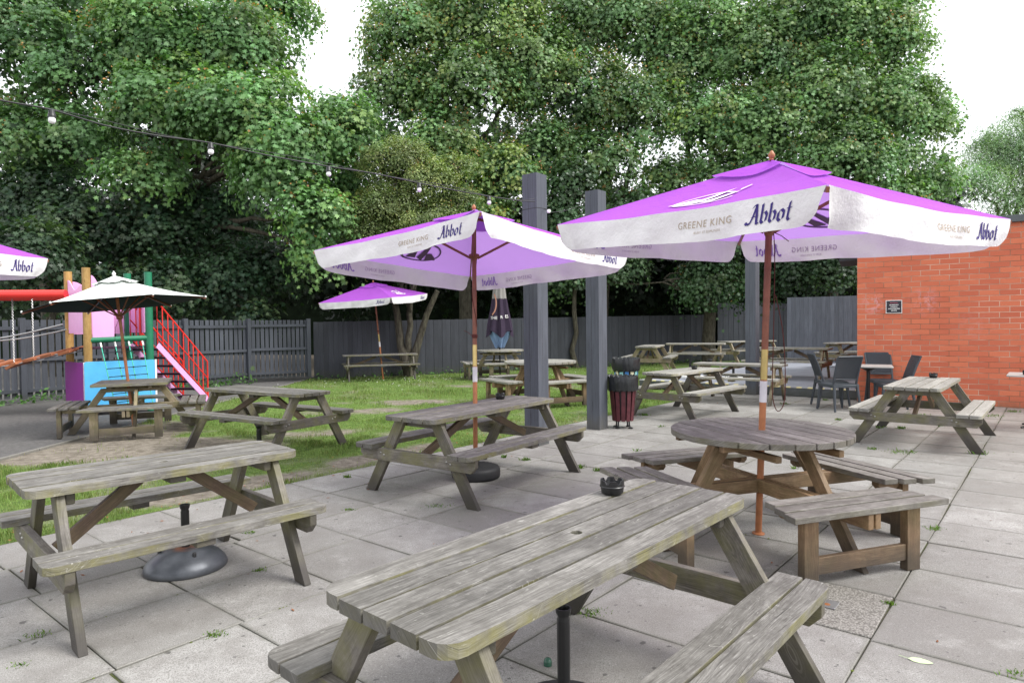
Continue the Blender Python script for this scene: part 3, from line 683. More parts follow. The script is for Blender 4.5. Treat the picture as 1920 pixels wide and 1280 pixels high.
# ------------------------------------------------------------------ A-frame picnic tables
def rrect(x0, x1, y0, y1, corners, r=.07):
    # corners: subset of '00','10','11','01' rounded
    P = []
    for key, cx, cy, a0 in (('00', x0, y0, 180), ('10', x1, y0, 270), ('11', x1, y1, 0), ('01', x0, y1, 90)):
        if key in corners:
            ccx = cx+(r if key[0] == '0' else -r); ccy = cy+(r if key[1] == '0' else -r)
            for k in range(5): an = R(a0+k*22.5); P.append((ccx+r*math.cos(an), ccy+r*math.sin(an)))
        else: P.append((cx, cy))
    return P
def picnic(loc, rz, L, label, W=.60, So=.69, Si=.45, hs=.46, Fs=.61, z0=0.0, H=.75, planks=5, mt='wood_top', ml='wood_leg', mb='wood_brace', detail=True, hole=False, inset=.15, group='rectangular picnic tables'):
    t = thing('picnic_table', label, 'picnic table', (loc[0], loc[1], z0), rz, group)
    TH = .042; m = MB(); gap = .013; pw = (W-gap*(planks-1))/planks
    for k in range(planks):
        y0 = -W/2+k*(pw+gap); dx = random.uniform(-.004, .004); cs = []
        if k == 0: cs = ['00', '10']
        if k == planks-1: cs = ['01', '11']
        dz = random.uniform(-.0015, .0015)
        if hole and k == planks//2:
            # plank with a round parasol hole, built as two halves around it
            xa, xb, r = -L/2+dx, L/2+dx, .024; yc = y0+pw/2
            for sgn in (-1, 1):
                pts = [(xa, yc), (-r, yc)]+[(-r*math.cos(R(a)), yc+sgn*r*math.sin(R(a))) for a in range(20, 180, 20)]+[(r, yc), (xb, yc), (xb, yc+sgn*pw/2), (xa, yc+sgn*pw/2)]
                if sgn > 0: pass
                else: pts = pts[::-1]
                ar = sum(pts[i][0]*pts[(i+1) % len(pts)][1]-pts[(i+1) % len(pts)][0]*pts[i][1] for i in range(len(pts)))
                if ar < 0: pts = pts[::-1]
                m.prism(pts, H-TH+dz, H+dz, rnd=.62)
        else: m.prism(rrect(-L/2+dx, L/2+dx, y0, y0+pw, cs), H-TH+dz, H+dz)
    m.build('tabletop', M[mt], t, bevel=0 if hole else .0035)
    if hole:
        mh = MB(); mh.lathe([(.0245, H-TH-.03), (.0245, H-TH+.002)], (0, 0, 0), 16); mh.build('hole_liner', M['black_plastic'], t)
    for sg_ in (-1, 1):
        m = MB(); bw = (So-Si-.012)/2
        for k in range(2):
            a = Si+k*(bw+.012); cs = []
            if k == 1: cs = ['01', '11']
            pr = rrect(-L/2, L/2, a, a+bw, cs, .055)
            if sg_ < 0: pr = [(x, -y) for x, y in pr][::-1]
            m.prism(pr, hs-TH, hs+random.uniform(-.001, .001))
        m.build('bench_seat', M[mt], t, bevel=.0035)
    xl = L/2-inset
    for sx_ in (-1, 1):
        for sy_ in (-1, 1):
            m = MB(); yt = W/2-.10; zt = H-TH-.001
            # leg as a slanted plank with level cuts
            dy = (Fs-yt); Ln = math.hypot(dy, zt); hw = .054*Ln/zt
            poly = [(sy_*(Fs+hw), 0), (sy_*(yt+hw), zt), (sy_*(yt-hw), zt), (sy_*(Fs-hw), 0)]
            V = [Vector((sx_*xl+dx*.021, y, z)) for dx in (-1, 1) for y, z in poly]
            Fc = [(3, 2, 1, 0), (4, 5, 6, 7), (0, 1, 5, 4), (1, 2, 6, 5), (2, 3, 7, 6), (3, 0, 4, 7)]
            m.add(V, Fc, (0, sy_*dy, -zt)); leg = m.build('leg', M[ml], t, bevel=.003)
        m = MB(); xb = sx_*(xl+.044); e = So-.005; zb = hs-TH-.001
        poly = [(-e, zb), (-e, zb-.06), (-e+.05, zb-.112), (e-.05, zb-.112), (e, zb-.06), (e, zb)]
        V = [Vector((xb+dx*.0215, y, z)) for dx in (-1, 1) for y, z in poly]
        Fc = [(0, 1, 2, 3, 4, 5), (11, 10, 9, 8, 7, 6)]+[(i, 6+i, 6+(i+1) % 6, (i+1) % 6) for i in range(6)]
        m.add(V, Fc, (0, 1, 0)); cb = m.build('crossbeam', M[ml], t, bevel=.003)
        if detail:
            for sy_ in (-1, 1):
                yl = W/2-.10+(Fs-W/2+.10)*(1-(hs-TH-.05)/(H-TH))
                for off in (-.022, .022):
                    mb_ = MB(); M4 = Matrix.Translation((xb+sx_*.0215, sy_*(yl+off), hs-TH-.05+.008*sy_*np.sign(off)))@Matrix.Rotation(R(90)*sx_, 4, 'Y')
                    mb_.lathe([(.0105, -.001), (.0105, .002), (.007, .0055), (0, .006)], (0, 0, 0), 10)
                    mb_.v = [M4@q for q in mb_.v]; mb_.build('bolt', M['bolt'], cb)
        m = MB(); m.box((sx_*(xl-.047), 0, H-TH-.034), (.045, W-.08, .066), grain=1); m.build('batten', M[ml], t, bevel=.008)
        m = MB(); m.beam((sx_*(xl-.03), 0, hs-TH-.06), (sx_*.13, 0, H-TH-.03), .07, .04, (0, 0, 1)); m.build('brace', M[mb], t, bevel=.003)
    m = MB(); m.box((0, 0, H-TH-.024), (.09, W-.1, .045), grain=1); m.build('batten', M[ml], t, bevel=.006)
    for sg_ in (-1, 1):
        m = MB(); m.box((0, sg_*(So+Si)/2, hs-TH-.018), (.10, So-Si-.03, .034), grain=1); m.build('batten', M[ml], t, bevel=.004)
    return t
GP = {}
T1 = picnic((-2.123, 3.938), .80, 1.46, 'grey weathered picnic table at left with a domed steel parasol base beneath it', .594, .664, .431, .457, .598, hole=True)
T2 = picnic((.239, 2.489), .841, 1.88, 'large scratched picnic table in the foreground holding a black ashtray beside its hole', .592, .655, .425, .432, .645, hole=True)
T3 = picnic((-.353, 6.534), .95, 2.0, 'picnic table in the middle with the purple parasol pole through its top', .623, .704, .457, .47, .627)
T4 = picnic((-3.251, 8.57), -.552, 1.9, 'picnic table on the grass between the climbing frame table and the patio, no parasol', .557, .669, .434, .473, .586)
T16 = picnic((5.435, 8.593), .866, 1.9, 'pale topped picnic table on the paving in front of the brick wall', .623, .703, .456, .458, .658, mt='pale_top', planks=5)
T15 = picnic((2.984, 11.308), .805, 1.79, 'pale picnic table on the paving next to the maroon bin with ashtray near its middle', .616, .74, .47, .457, .586, mt='pale_top')
T12 = picnic((4.55, 13.05), -.62, 1.75, 'pale picnic table standing just in front of the decking beside the cracked post', .59, .60, .40, .50, .58, mt='pale_top', ml='pale_leg')
T6 = picnic((-3.97, 19.6), .30, 2.2, 'lone grey picnic table under the small leaning purple parasol by the far fence', .62, .70, .45, .47, .58, ml='wood_leg', detail=False)
T9 = picnic((3.95, 18.6), 1.22, 1.8, 'picnic table on the left end of the decking with its end facing the viewer', z0=.2, mt='pale_top', ml='pale_leg', detail=False)
T10 = picnic((5.75, 20.4), -.33, 1.8, 'picnic table at the back of the decking, left of the two against the dark fence', z0=.2, mt='pale_top', ml='pale_leg', detail=False)
T11 = picnic((8.15, 22.6), .42, 2.2, 'picnic table at the back of the decking, right of the two against the dark fence', z0=.2, mt='pale_top', ml='pale_leg', detail=False)
T13 = picnic((6.75, 15.9), -.62, 1.9, 'picnic table on the decking just behind the pole of the near purple parasol', z0=.2, mt='pale_top', ml='pale_leg', detail=False)
T14 = picnic((10.25, 19.4), .25, 1.9, 'picnic table on the decking half hidden behind the corner of the brick wall', z0=.2, mt='pale_top', ml='pale_leg', detail=False)

# ------------------------------------------------------------------ round and square eight-seat tables
def eight_seat(loc, rz, label, D=1.26, H=.77, square=False, mt='round_top', ml='round_leg', sc=1.0, group='eight seat picnic tables', detail=True):
    t = thing('square_picnic_table' if square else 'round_picnic_table', label, 'picnic table', (loc[0], loc[1], 0), rz, group, sc)
    TH = .042; n = 9; pw = D/n; m = MB()
    for k in range(n):
        y0, y1 = -D/2+k*pw+.0055, -D/2+(k+1)*pw-.0055
        if square: m.prism([(-D/2, y0), (D/2, y0), (D/2, y1), (-D/2, y1)], H-TH, H)
        else:
            r = D/2; N = 7; ys_ = [y0+(y1-y0)*q/N for q in range(N+1)]
            rt = [(math.sqrt(max(0, r*r-y*y)), y) for y in ys_]; lf = [(-x, y) for x, y in rt[::-1]]
            m.prism([p for i, p in enumerate(rt+lf)], H-TH, H+random.uniform(-.001, .001))
    m.build('tabletop', M[mt], t, bevel=.003)
    M45 = Matrix.Rotation(0, 3, 'Z')
    m = MB()
    for s_ in (-1, 1):
        m.box((s_*.26, 0, H-TH-.024), (.045, D*.84, .046), grain=1)
        m.box((0, s_*.26, H-TH-.0715), (D*.80, .045, .046), grain=0)
    m.build('top_battens', M[ml], t, bevel=.006)
    for k in range(2):
        m = MB(); mz = .365+(.0 if k else .001)
        if k == 0: m.box((0, .028, mz), (2.0, .04, .095), grain=0); m.box((0, -.028, mz), (2.0, .04, .095), grain=0)
        else:
            for s_ in (-1, 1):
                for q in (-1, 1): m.box((q*.028, s_*(1.0+.0485)/2, mz), (.04, 1.0-.0485, .095), grain=1)
        m.build('crossbeam', M[ml], t, bevel=.004)
    for k in range(4):
        Mr = Matrix.Rotation(k*math.pi/2, 3, 'Z'); Mr4 = Mr.to_4x4()
        m = MB(); zt = H-TH-.05; r0, r1, hw, tt = .82, .37, .055, .03
        off = .075
        poly = [(r0+hw, 0), (r1+hw, zt), (r1-hw, zt), (r0-hw, 0)]
        V = [Mr@Vector((r, off+dx*tt/2*1.4, z)) for dx in (-1, 1) for r, z in poly]
        Fc = [(3, 2, 1, 0), (4, 5, 6, 7), (0, 1, 5, 4), (1, 2, 6, 5), (2, 3, 7, 6), (3, 0, 4, 7)]
        m.add(V, Fc, Mr@Vector((r0-r1, 0, -zt))); m.build('leg', M[ml], t, bevel=.003)
        # bench: three planks, ends cut on the slant
        b = MB(); zb = .45
        for q in range(3):
            ra = .650+q*.127; rb = ra+.104; la = .50+.04*q; lb = la+.014
            P = [(ra, -la), (rb, -lb), (rb, lb), (ra, la)]
            b.prism(P, zb-.038, zb, Mr4, grain=(0, 1, 0))
        bs = b.build('bench_seat', M[mt], t, bevel=.005)
        for s_ in (-1, 1):
            b = MB(); b.add([Mr@Vector((x, s_*.40+dy*.03, z)) for dy in (-1, 1) for x, z in ((.67, .411), (.67, .385), (.70, .355), (.84, .355), (.87, .385), (.87, .411))],
                  [(0, 1, 2, 3, 4, 5), (11, 10, 9, 8, 7, 6)]+[(i, 6+i, 6+(i+1) % 6, (i+1) % 6) for i in range(6)], Mr@Vector((1, 0, 0)))
            b.build('bench_bracket', M[ml], bs, bevel=.003)
        for s_ in (-1, 1):
            b = MB(); b.box(Mr@Vector((.90, s_*.40, .2055)), (.055, .105, .411), Mr, 2); b.build('bench_leg', M[ml], bs, bevel=.003)
        b = MB(); b.box(Mr@Vector((.90, 0, .115)), (.035, .80-.107, .10), Mr, 1); b.build('bench_rail', M[ml], bs, bevel=.003)
    return t
RT1 = eight_seat((1.81, 4.775), R(-71), 'round picnic table with four benches under the near purple parasol')
RT7 = eight_seat((-.37, 19.5), R(12), 'round picnic table on the lawn with the closed dark parasol standing in it', mt='pale_top', ml='pale_leg', sc=1.1, D=1.3)
RT8 = eight_seat((.57, 13.3), R(-62), 'round picnic table on the lawn partly hidden behind the first grey post', mt='pale_top', ml='round_leg', sc=1.08, D=1.36)
RT5 = eight_seat((-5.88, 10.1), R(24), 'square picnic table with four benches under the white parasol by the climbing frame', D=1.0, square=True, mt='wood_top', ml='pale_leg', H=.76)

# ------------------------------------------------------------------ ashtrays, parasol bases
def ashtray(p, label, r=.052):
    t = thing('ashtray', label, 'ashtray', p, random.random(), 'black ashtrays on the tables'); m = MB()
    def rf(i, k, rr, z):
        if i in (3, 4) and k % 6 in (0, 1): return rr, z-.016
        return rr, z
    m.lathe([(r*.74, 0), (r*.92, .008), (r*1.0, .040), (r*1.0, .068), (r*.86, .068), (r*.80, .02), (r*.6, .012), (0, .012)], (0, 0, 0), 36, rf)
    m.lathe([(r*1.005, .034), (r*1.06, .038), (r*1.005, .042)], (0, 0, 0), 36)
    m.build('bowl', M['black_plastic'], t); return t
ashtray(gz(1148, 925, .7515), 'black ashtray on the large foreground table', .056)
ashtray(gz(938, 748, .7515), 'black ashtray on the middle table with the parasol pole')
ashtray(gz(1750, 708, .7515), 'black ashtray on the pale table before the brick wall')
ashtray(gz(1302, 692, .7515), 'black ashtray on the pale table beside the bins')
ashtray(gz(1331, 678, .7515), 'black ashtray at the left end of the table before the decking')

def fluted(m, z0, z1, r=.025, cup=True):
    def rf(i, k, rr, z): return (rr*(1+.05*(k % 3 == 0)) if rr < r*1.2 else rr), z
    m.lathe([(r, z0), (r, z1-.05), (r*1.02, z1-.045), (r*.86, z1-.035), (r*1.15, z1-.02), (r*1.28, z1), (r*1.05, z1), (r*.8, z1-.03), (0, z1-.03)], (0, 0, 0), 24, rf)
c = gz(349, 1062); t = thing('parasol_stand', 'grey domed steel parasol base with black socket tube under the left table', 'parasol stand', (c.x, c.y, 0), R(30))
m = MB(); m.lathe([(.247, 0), (.25, .012), (.237, .045), (.205, .080), (.155, .110), (.09, .130), (.05, .136), (0, .137)], (0, 0, 0), 48); m.build('dome', M['dome'], t)
m = MB(); fluted(m, .10, .41, .0245); m.build('socket_tube', M['black_plastic'], t)
for k in range(3):
    a = R(-75+120*k); m = MB(); m.lathe([(.012, 0), (.012, .03), (.008, .034), (0, .034)], (.155*math.cos(a), .155*math.sin(a), .098), 10); m.build('knob', M['black_plastic'], t)
c = gz(1058, 1345); t = thing('parasol_stand', 'black parasol socket tube standing under the foreground table', 'parasol stand', (c.x, c.y, 0))
m = MB(); fluted(m, .03, .44, .0245); m.build('socket_tube', M['black_plastic'], t)
m = MB(); m.lathe([(.22, 0), (.22, .03), (.2, .045), (.05, .06), (0, .06)], (0, 0, 0), 40); m.build('disc', M['black_rubber'], t)
c = gz(1027, 1246); m = MB(); m.lathe([(.019, -.002), (.0195, .014), (.016, .026), (.008, .032), (0, .033)], (0, 0, 0), 20)
o = m.build('screw_cap', M['green_cap']); o.location = (c.x, c.y, .002); tag(o, 'small glossy dark green cap on the slab by the black socket tube', 'cap')
UF2 = (-.39, 6.68)
t = thing('parasol_stand', 'round black ribbed parasol base under the middle table', 'parasol stand', (-.385, 6.66, 0))
m = MB(); m.lathe([(.225, 0), (.245, .01), (.25, .03), (.25, .085), (.24, .105), (.215, .118), (0, .128)], (0, 0, 0), 56, lambda i, k, r, z: (r, z+(.004 if (k % 2 and 3 < i < 6) else 0))); m.build('disc', M['black_rubber'], t)
m = MB(); m.lathe([(.032, .12), (.032, .235), (.036, .24), (.036, .26), (.027, .262)], (0, 0, 0), 20); m.tube([(.03, 0, .21), (.075, -.01, .215)], .010, 8); m.build('clamp', M['black_plastic'], t)
c = gz(492, 846); t = thing('parasol_stand', 'short black socket tube under the table on the grass', 'parasol stand', (c.x, c.y-.1, -.02)); m = MB(); fluted(m, 0, .36, .03); m.build('socket_tube', M['black_plastic'], t)
for (px, Y, lab) in ((1375, 15.6, 'white square parasol base with black tube on the decking behind the pale tables'), (1294, 16.2, 'low white parasol base with black stub at the left of the decking')):
    p = at(px, 700, Y); t = thing('parasol_stand', lab, 'parasol stand', (p.x, p.y, .2), R(20))
    m = MB(); m.prism([(-.27, -.27), (.27, -.27), (.27, .27), (-.27, .27)], 0, .07); m.build('slab', M['white_plastic'], t, bevel=.02)
    m = MB(); m.lathe([(.12, .07), (.05, .10), (.03, .11), (.03, .42), (.036, .44), (0, .44)], (0, 0, 0), 16); m.build('socket_tube', M['black_plastic'], t)
    for s_ in (-1, 1):
        m = MB(); m.tube([(s_*.2-.03, 0, .07), (s_*.2-.03, 0, .10), (s_*.2+.03, 0, .10), (s_*.2+.03, 0, .07)], .006, 6); m.build('handle', M['black_plastic'], t)
# metal socket plate let into the aggregate slab
c = gz(1552, 1132); t = thing('floor_plate', 'blue grey metal plate with a rusty hole set in the rough slab', 'plate', (c.x, c.y, .001), R(50))
m = MB(); m.box((0, 0, .003), (.11, .10, .006)); m.build('plate', M['steel'], t, bevel=.002)
m = MB(); m.lathe([(.018, .0065), (.012, .0075), (0, .0072)], (-.02, 0, 0), 14); m.build('rusty_hole', M['dead_leaf'], t)

# ------------------------------------------------------------------ parasols
def umb_frame(foot, tx, ty):
    a = Vector((tx, ty, 1)).normalized(); e1 = Vector((1, 0, -a.x/a.z)).normalized(); e2 = a.cross(e1)
    Mx = Matrix((e1, e2, a)).transposed().to_4x4(); Mx.translation = Vector((foot[0], foot[1], foot[2] if len(foot) > 2 else 0)); return Mx
NIB = Vector((math.cos(R(38)), math.sin(R(38))))
GL = {  # broad-nib strokes, unit = x height
 'A': [[(.05, .10), (.22, .02), (.42, .62), (.66, 1.62)], [(.66, 1.62), (.80, .45), (.86, .08), (1.0, .02), (1.12, .14)], [(.28, .62), (.78, .66)], [(-.18, .18), (.05, .0), (.24, .14)], [(.34, 1.36), (.52, 1.62), (.70, 1.58)]],
 'b': [[(.10, 1.62), (.12, 1.4), (.12, .22), (.32, .02), (.56, .20), (.60, .72), (.42, .98), (.14, .80)]],
 'o': [[(.30, .98), (.10, .74), (.10, .24), (.32, .02), (.56, .22), (.58, .76), (.34, .98)]],
 't': [[(.30, 1.50), (.24, 1.2), (.22, .22), (.36, .02), (.58, .14)], [(.02, .98), (.52, 1.02)]],
}
def blackletter(x_height):
    V, Fc = [], []; x = 0; nibw = .26
    for ch, adv in (('A', 1.12), ('b', .80), ('b', .80), ('o', .78), ('t', .6)):
        for si, st in enumerate(GL[ch]):
            wv = NIB*nibw*(.45 if (ch == 'A' and si == 2) or (ch == 't' and si == 1) else 1)
            for i in range(len(st)-1):
                a = Vector(st[i])+Vector((x, 0)); b = Vector(st[i+1])+Vector((x, 0)); n = 3
                for q in range(n):
                    p, r_ = a.lerp(b, q/n), a.lerp(b, (q+1)/n)
                    z = (si*2+i % 2)*.0004; k = len(V)
                    if abs((r_-p).x*wv.y-(r_-p).y*wv.x) < 1e-5: continue
                    for qq in (p-wv/2, p+wv/2, r_+wv/2, r_-wv/2): V.append((qq.x*x_height+qq.y*.12*x_height, qq.y*x_height, z))
                    Fc.append((k, k+1, k+2, k+3))
        x += adv
    wdt = x*x_height
    return [(p[0]-wdt/2, p[1], p[2]) for p in V], Fc
def ring(cx, cy, rx, ry, w, a0, a1, n=26, rot=0.0):
    V = []; c, s_ = math.cos(rot), math.sin(rot)
    for k in range(n+1):
        a = R(a0+(a1-a0)*k/n)
        for q in (-1, 1):
            x, y = (rx+q*w/2)*math.cos(a), (ry+q*w/2)*math.sin(a); V.append((cx+x*c-y*s_, cy+x*s_+y*c))
    return V, [(2*k, 2*k+1, 2*k+3, 2*k+2) for k in range(n)]
EMB = [ring(0, 0, .95, .55, .075, 25, 205), ring(0, 0, .95, .55, .075, 215, 345),
       ([(-.35, -.5), (.0, -.35), (.15, .2), (.45, .78), (.1, .55), (-.15, .15)], [(0, 1, 2, 3, 4, 5)]),
       ([(.05, -.38), (.45, -.42), (.62, .0), (.95, .35), (.50, .22), (.30, -.05)], [(0, 1, 2, 3, 4, 5)]),
       ([(-.95, -.32), (-.45, -.42), (-.2, .0), (-.42, .08), (-.75, -.12)], [(0, 1, 2, 3, 4)]),
       ([(.9, .38), (1.25, .62), (1.2, .68), (.85, .5)], [(0, 1, 2, 3)])]
def smooth(P, n=5):
    P = [Vector(p) for p in P]; Q = []
    for i in range(len(P)-1):
        a, b, c, d = P[max(i-1, 0)], P[i], P[i+1], P[min(i+2, len(P)-1)]
        for k in range(n): t_ = k/n; Q.append(.5*((2*b)+(c-a)*t_+(2*a-5*b+4*c-d)*t_*t_+(3*b-a-3*c+d)*t_**3))
    return Q+[P[-1]]
def parasol(foot, tx, ty, h, Rr, yaw, drop, label, emblem=(1, 3), text=True, n=4, VH=.192, hub=.5, fold=None, small=False):
    t = thing('parasol', label, 'parasol', mat=umb_frame(foot, tx, ty), group='open purple parasols with white valances')
    Cn = [Vector((Rr*math.cos(yaw+2*math.pi*k/n), Rr*math.sin(yaw+2*math.pi*k/n), h-drop)) for k in range(n)]; AP = Vector((0, 0, h))
    def panel(k, s, w_, off=0.0):
        a, b = Cn[k % n], Cn[(k+1) % n]; e = a.lerp(b, s); e = e+(-e.normalized()*.0)
        e.z -= .035*4*s*(1-s)*.6
        ctr = Vector((0, 0, e.z)); inn = (ctr-e); inn.z = 0; e = e+inn.normalized()*.035*4*s*(1-s)
        p = e.lerp(AP, w_); p.z -= .05*4*s*(1-s)*math.sin(math.pi*min(1, w_*1.0))+ .012*math.sin(s*19+k)*s*(1-s)*(1-w_)
        nn = (b-a).cross(AP-a).normalized(); nn = nn if nn.z > 0 else -nn
        return p+nn*off
    m = MB()
    for k in range(n): m.grid(lambda s, w_, k=k: panel(k, s, w_*.985), 20, 12)
    cp = m.build('canopy', M['purple_cloth'], t)
    m = MB()
    for k in range(n): m.grid(lambda s, w_, k=k: panel(k, s*1.0, .74+.255*w_, .018*(1-w_*.8)+.004*math.sin(s*7)+.003), 12, 4)
    m.build('vent', M['purple_cloth'], cp)
    def val(k, s, tt, off=0.0):     # s along, tt metres down
        a, b = Cn[k % n], Cn[(k+1) % n]; e = panel(k, s, 0)
        out = (a+b)/2; out.z = 0; out.normalize(); al = (b-a).normalized()
        f = tt/VH
        rip = .012*math.sin(s*13+k*2.1)*f+.008*math.sin(s*31+k)*f+.004*math.sin(s*67+k*3)*f+.006*math.sin(s*23+f*5+k)*f
        endf = math.exp(-((1-s)/.10)**2)+math.exp(-(s/.10)**2)
        o_ = .012*f+rip-.028*endf*f*f
        if fold and fold[0] == k:       # a bent, folded corner flap
            ee = math.exp(-((s-fold[1])/.09)**2); o_ -= .10*ee*f; 
        pull = .075*f*(math.exp(-(s/.07)**2)-math.exp(-((1-s)/.07)**2))
        return e+Vector((0, 0, -1))*(tt*(1-.02*endf))+out*(o_+off)+al*pull
    for k in range(n):
        def rnd_h(s):
            L = (Cn[(k+1) % n]-Cn[k]).length; d = min(s, 1-s)*L; r = .10
            return VH-(r-math.sqrt(max(0, r*r-(r-d)**2)) if d < r else 0)+.006*math.sin(s*9+k)
        ss = sorted(set([.004+.992*q/150 for q in range(151)]+[.004, .01, .018, .028, .04, .96, .972, .982, .99, .996]))
        m = MB(); Vv = []; nv = 14
        for s in ss:
            for j in range(nv+1): Vv.append(val(k, s, rnd_h(s)*j/nv))
        Fc = [(i*(nv+1)+j, (i+1)*(nv+1)+j, (i+1)*(nv+1)+j+1, i*(nv+1)+j+1) for i in range(len(ss)-1) for j in range(nv)]
        m.add(Vv, Fc, smooth=True, endfaces=False); vo = m.build('valance', M['valance'], cp)
        if text:
            L = (Cn[(k+1) % n]-Cn[k]).length
            a, b = Cn[k], Cn[(k+1) % n]; out = (a+b)/2
            def put(V, Fc, s0, z0, mk, mi):
                # reading direction seen from outside runs from corner k to k+1 (counter-clockwise from above)
                for off, mat_ in ((.0035, mk), (-.0035, mi)):  # inner copy coloured like the outer print showing through lit cloth
                    mm_ = MB(); mm_.add([val(k, min(.995, max(.005, s0+x/L)), VH*.5-y+z0, off+(z_ if off > 0 else -z_)) for x, y, z_ in V], Fc, endfaces=False); mm_.build('print', M[mat_], vo)
            V, Fc = blackletter(.064); put(V, Fc, .855, .048, 'ink', 'ink_in')
            if not small:
                V, Fc = text_mesh('GREENE KING', .060, 1.15); put(V, Fc, .645, .018, 'tan_ink', 'tan_in')
                V, Fc = text_mesh('BURY ST EDMUNDS', .020, 1.15); put(V, Fc, .66, .055, 'tan_ink', 'tan_in')
        if k in emblem:
            for off, mk in ((.007, 'emblem'), (-.007, 'emblem_in')):
                m = MB()
                for pi, (V, Fc) in enumerate(EMB):
                    # cut every polygon finely enough to follow the cloth
                    m.add([panel(k, .52+x*.17, .33+y*.27, off+(.0006*pi if off > 0 else -.0006*pi)) for x, y in V], Fc, endfaces=False)
                m.build('emblem', M[mk], cp)
    pd, pl = M['pole_dark'], M['pole']
    for k in range(n):
        c = Cn[k]; m = MB(); m.beam(Vector((0, 0, h-.075))+c.normalized()*.0, c+Vector((0, 0, -.025)), .016, .028, Vector((-c.y, c.x, 0))); m.build('rib', pd, t)
        q = Vector((0, 0, h-.06)).lerp(c+Vector((0, 0, -.03)), .36); m = MB(); d = Vector((c.x, c.y, 0)).normalized()
        m.beam(d*.035+Vector((0, 0, h-hub)), q, .015, .024, Vector((-c.y, c.x, 0))); m.build('strut', pd, t)
    m = MB(); m.lathe([(.024, h-hub-.03), (.03, h-hub-.02), (.034, h-hub), (.055, h-hub+.015), (.055, h-hub+.04), (.024, h-hub+.045)], (0, 0, 0), 20); m.build('runner', pd, t)
    m = MB(); m.lathe([(.045, h-.11), (.05, h-.1), (.05, h-.05), (.03, h-.02)], (0, 0, 0), 20); m.build('hub', pd, t)
    m = MB(); m.tube([(0, 0, 1.36), (0, 0, h-.01)], .0235, 16); m.build('upper_pole', pd, t)
    m = MB(); m.tube([(0, 0, .004), (0, 0, 1.14)], .0235, 16); m.lathe([(.045, .0), (.045, .006), (.024, .012)], (0, 0, 0), 16); m.build('lower_pole', pl, t)
    m = MB(); m.tube([(0, 0, 1.14), (0, 0, 1.36)], .0245, 16); m.build('ferrule', M['brass'], t)
    m = MB(); m.tube([(0, 0, .975), (0, 0, 1.13)], .0255, 16); m.build('tape', M['tape'], t)
    m = MB(); m.lathe([(.012, h), (.02, h+.008), (.012, h+.016), (.022, h+.032), (.024, h+.045), (.014, h+.062), (.008, h+.072), (0, h+.076)], (0, 0, 0), 16); m.build('finial', M['pole'], t)
    # cord
    m = MB()
    if fold:
        m.tube(smooth([(.03, -.01, h-.5), (.045, -.01, 2.0), (.055, -.01, 1.5), (.06, -.01, 1.1), (.075, -.01, .97), (.11, -.01, .91), (.15, -.01, .98), (.15, -.01, 1.2), (.12, -.01, 1.5), (.06, -.01, 1.75)]), .0032, 6)
        m.tube([(.03, 0, h-hub), (.07, -.05, h-hub-.03), (.12, -.06, h-hub-.07)], .003, 6)
    else:
        m.tube([(.025*math.cos(q*.33), .025*math.sin(q*.33)-.004, h-hub-q*.038) for q in range(20)], .0035, 6)
        m.lathe([(.026, 1.43), (.031, 1.44), (.031, 1.46), (.026, 1.47)], (0, 0, 0), 12); m.tube([(-.02, -.02, 1.45), (-.07, -.03, 1.49), (-.11, -.03, 1.51)], .003, 6)
    m.build('cord', M['rope'], t)
    return t
parasol((1.80, 4.77), .022, -.039, 2.70, 1.53, -.20, .43, 'large purple parasol with white printed valance over the round table, nearest of all', emblem=(0, 2), fold=(3, .10))
parasol((-.39, 6.68), .001, .083, 2.77, 1.65, .09, .43, 'purple parasol with white printed valance over the middle table, its underside visible', emblem=(1, 3))
parasol((-3.91, 19.68), -.072, -.071, 2.90, 1.66, .47, .46, 'small looking purple parasol leaning over the lone table by the far fence', emblem=(3,), small=True)
parasol((-5.72, 5.42), 0.0, 0.0, 2.72, 1.56, .785, .45, 'purple parasol with only its right corner in view at the left edge', emblem=(1,))
t = thing('parasol_stand', 'black parasol base off to the left under the cut off purple parasol', 'parasol stand', (-5.72, 5.42, 0)); m = MB(); m.lathe([(.245, 0), (.25, .08), (.2, .1), (.03, .12), (.03, .25), (0, .25)], (0, 0, 0), 40); m.build('disc', M['black_rubber'], t)

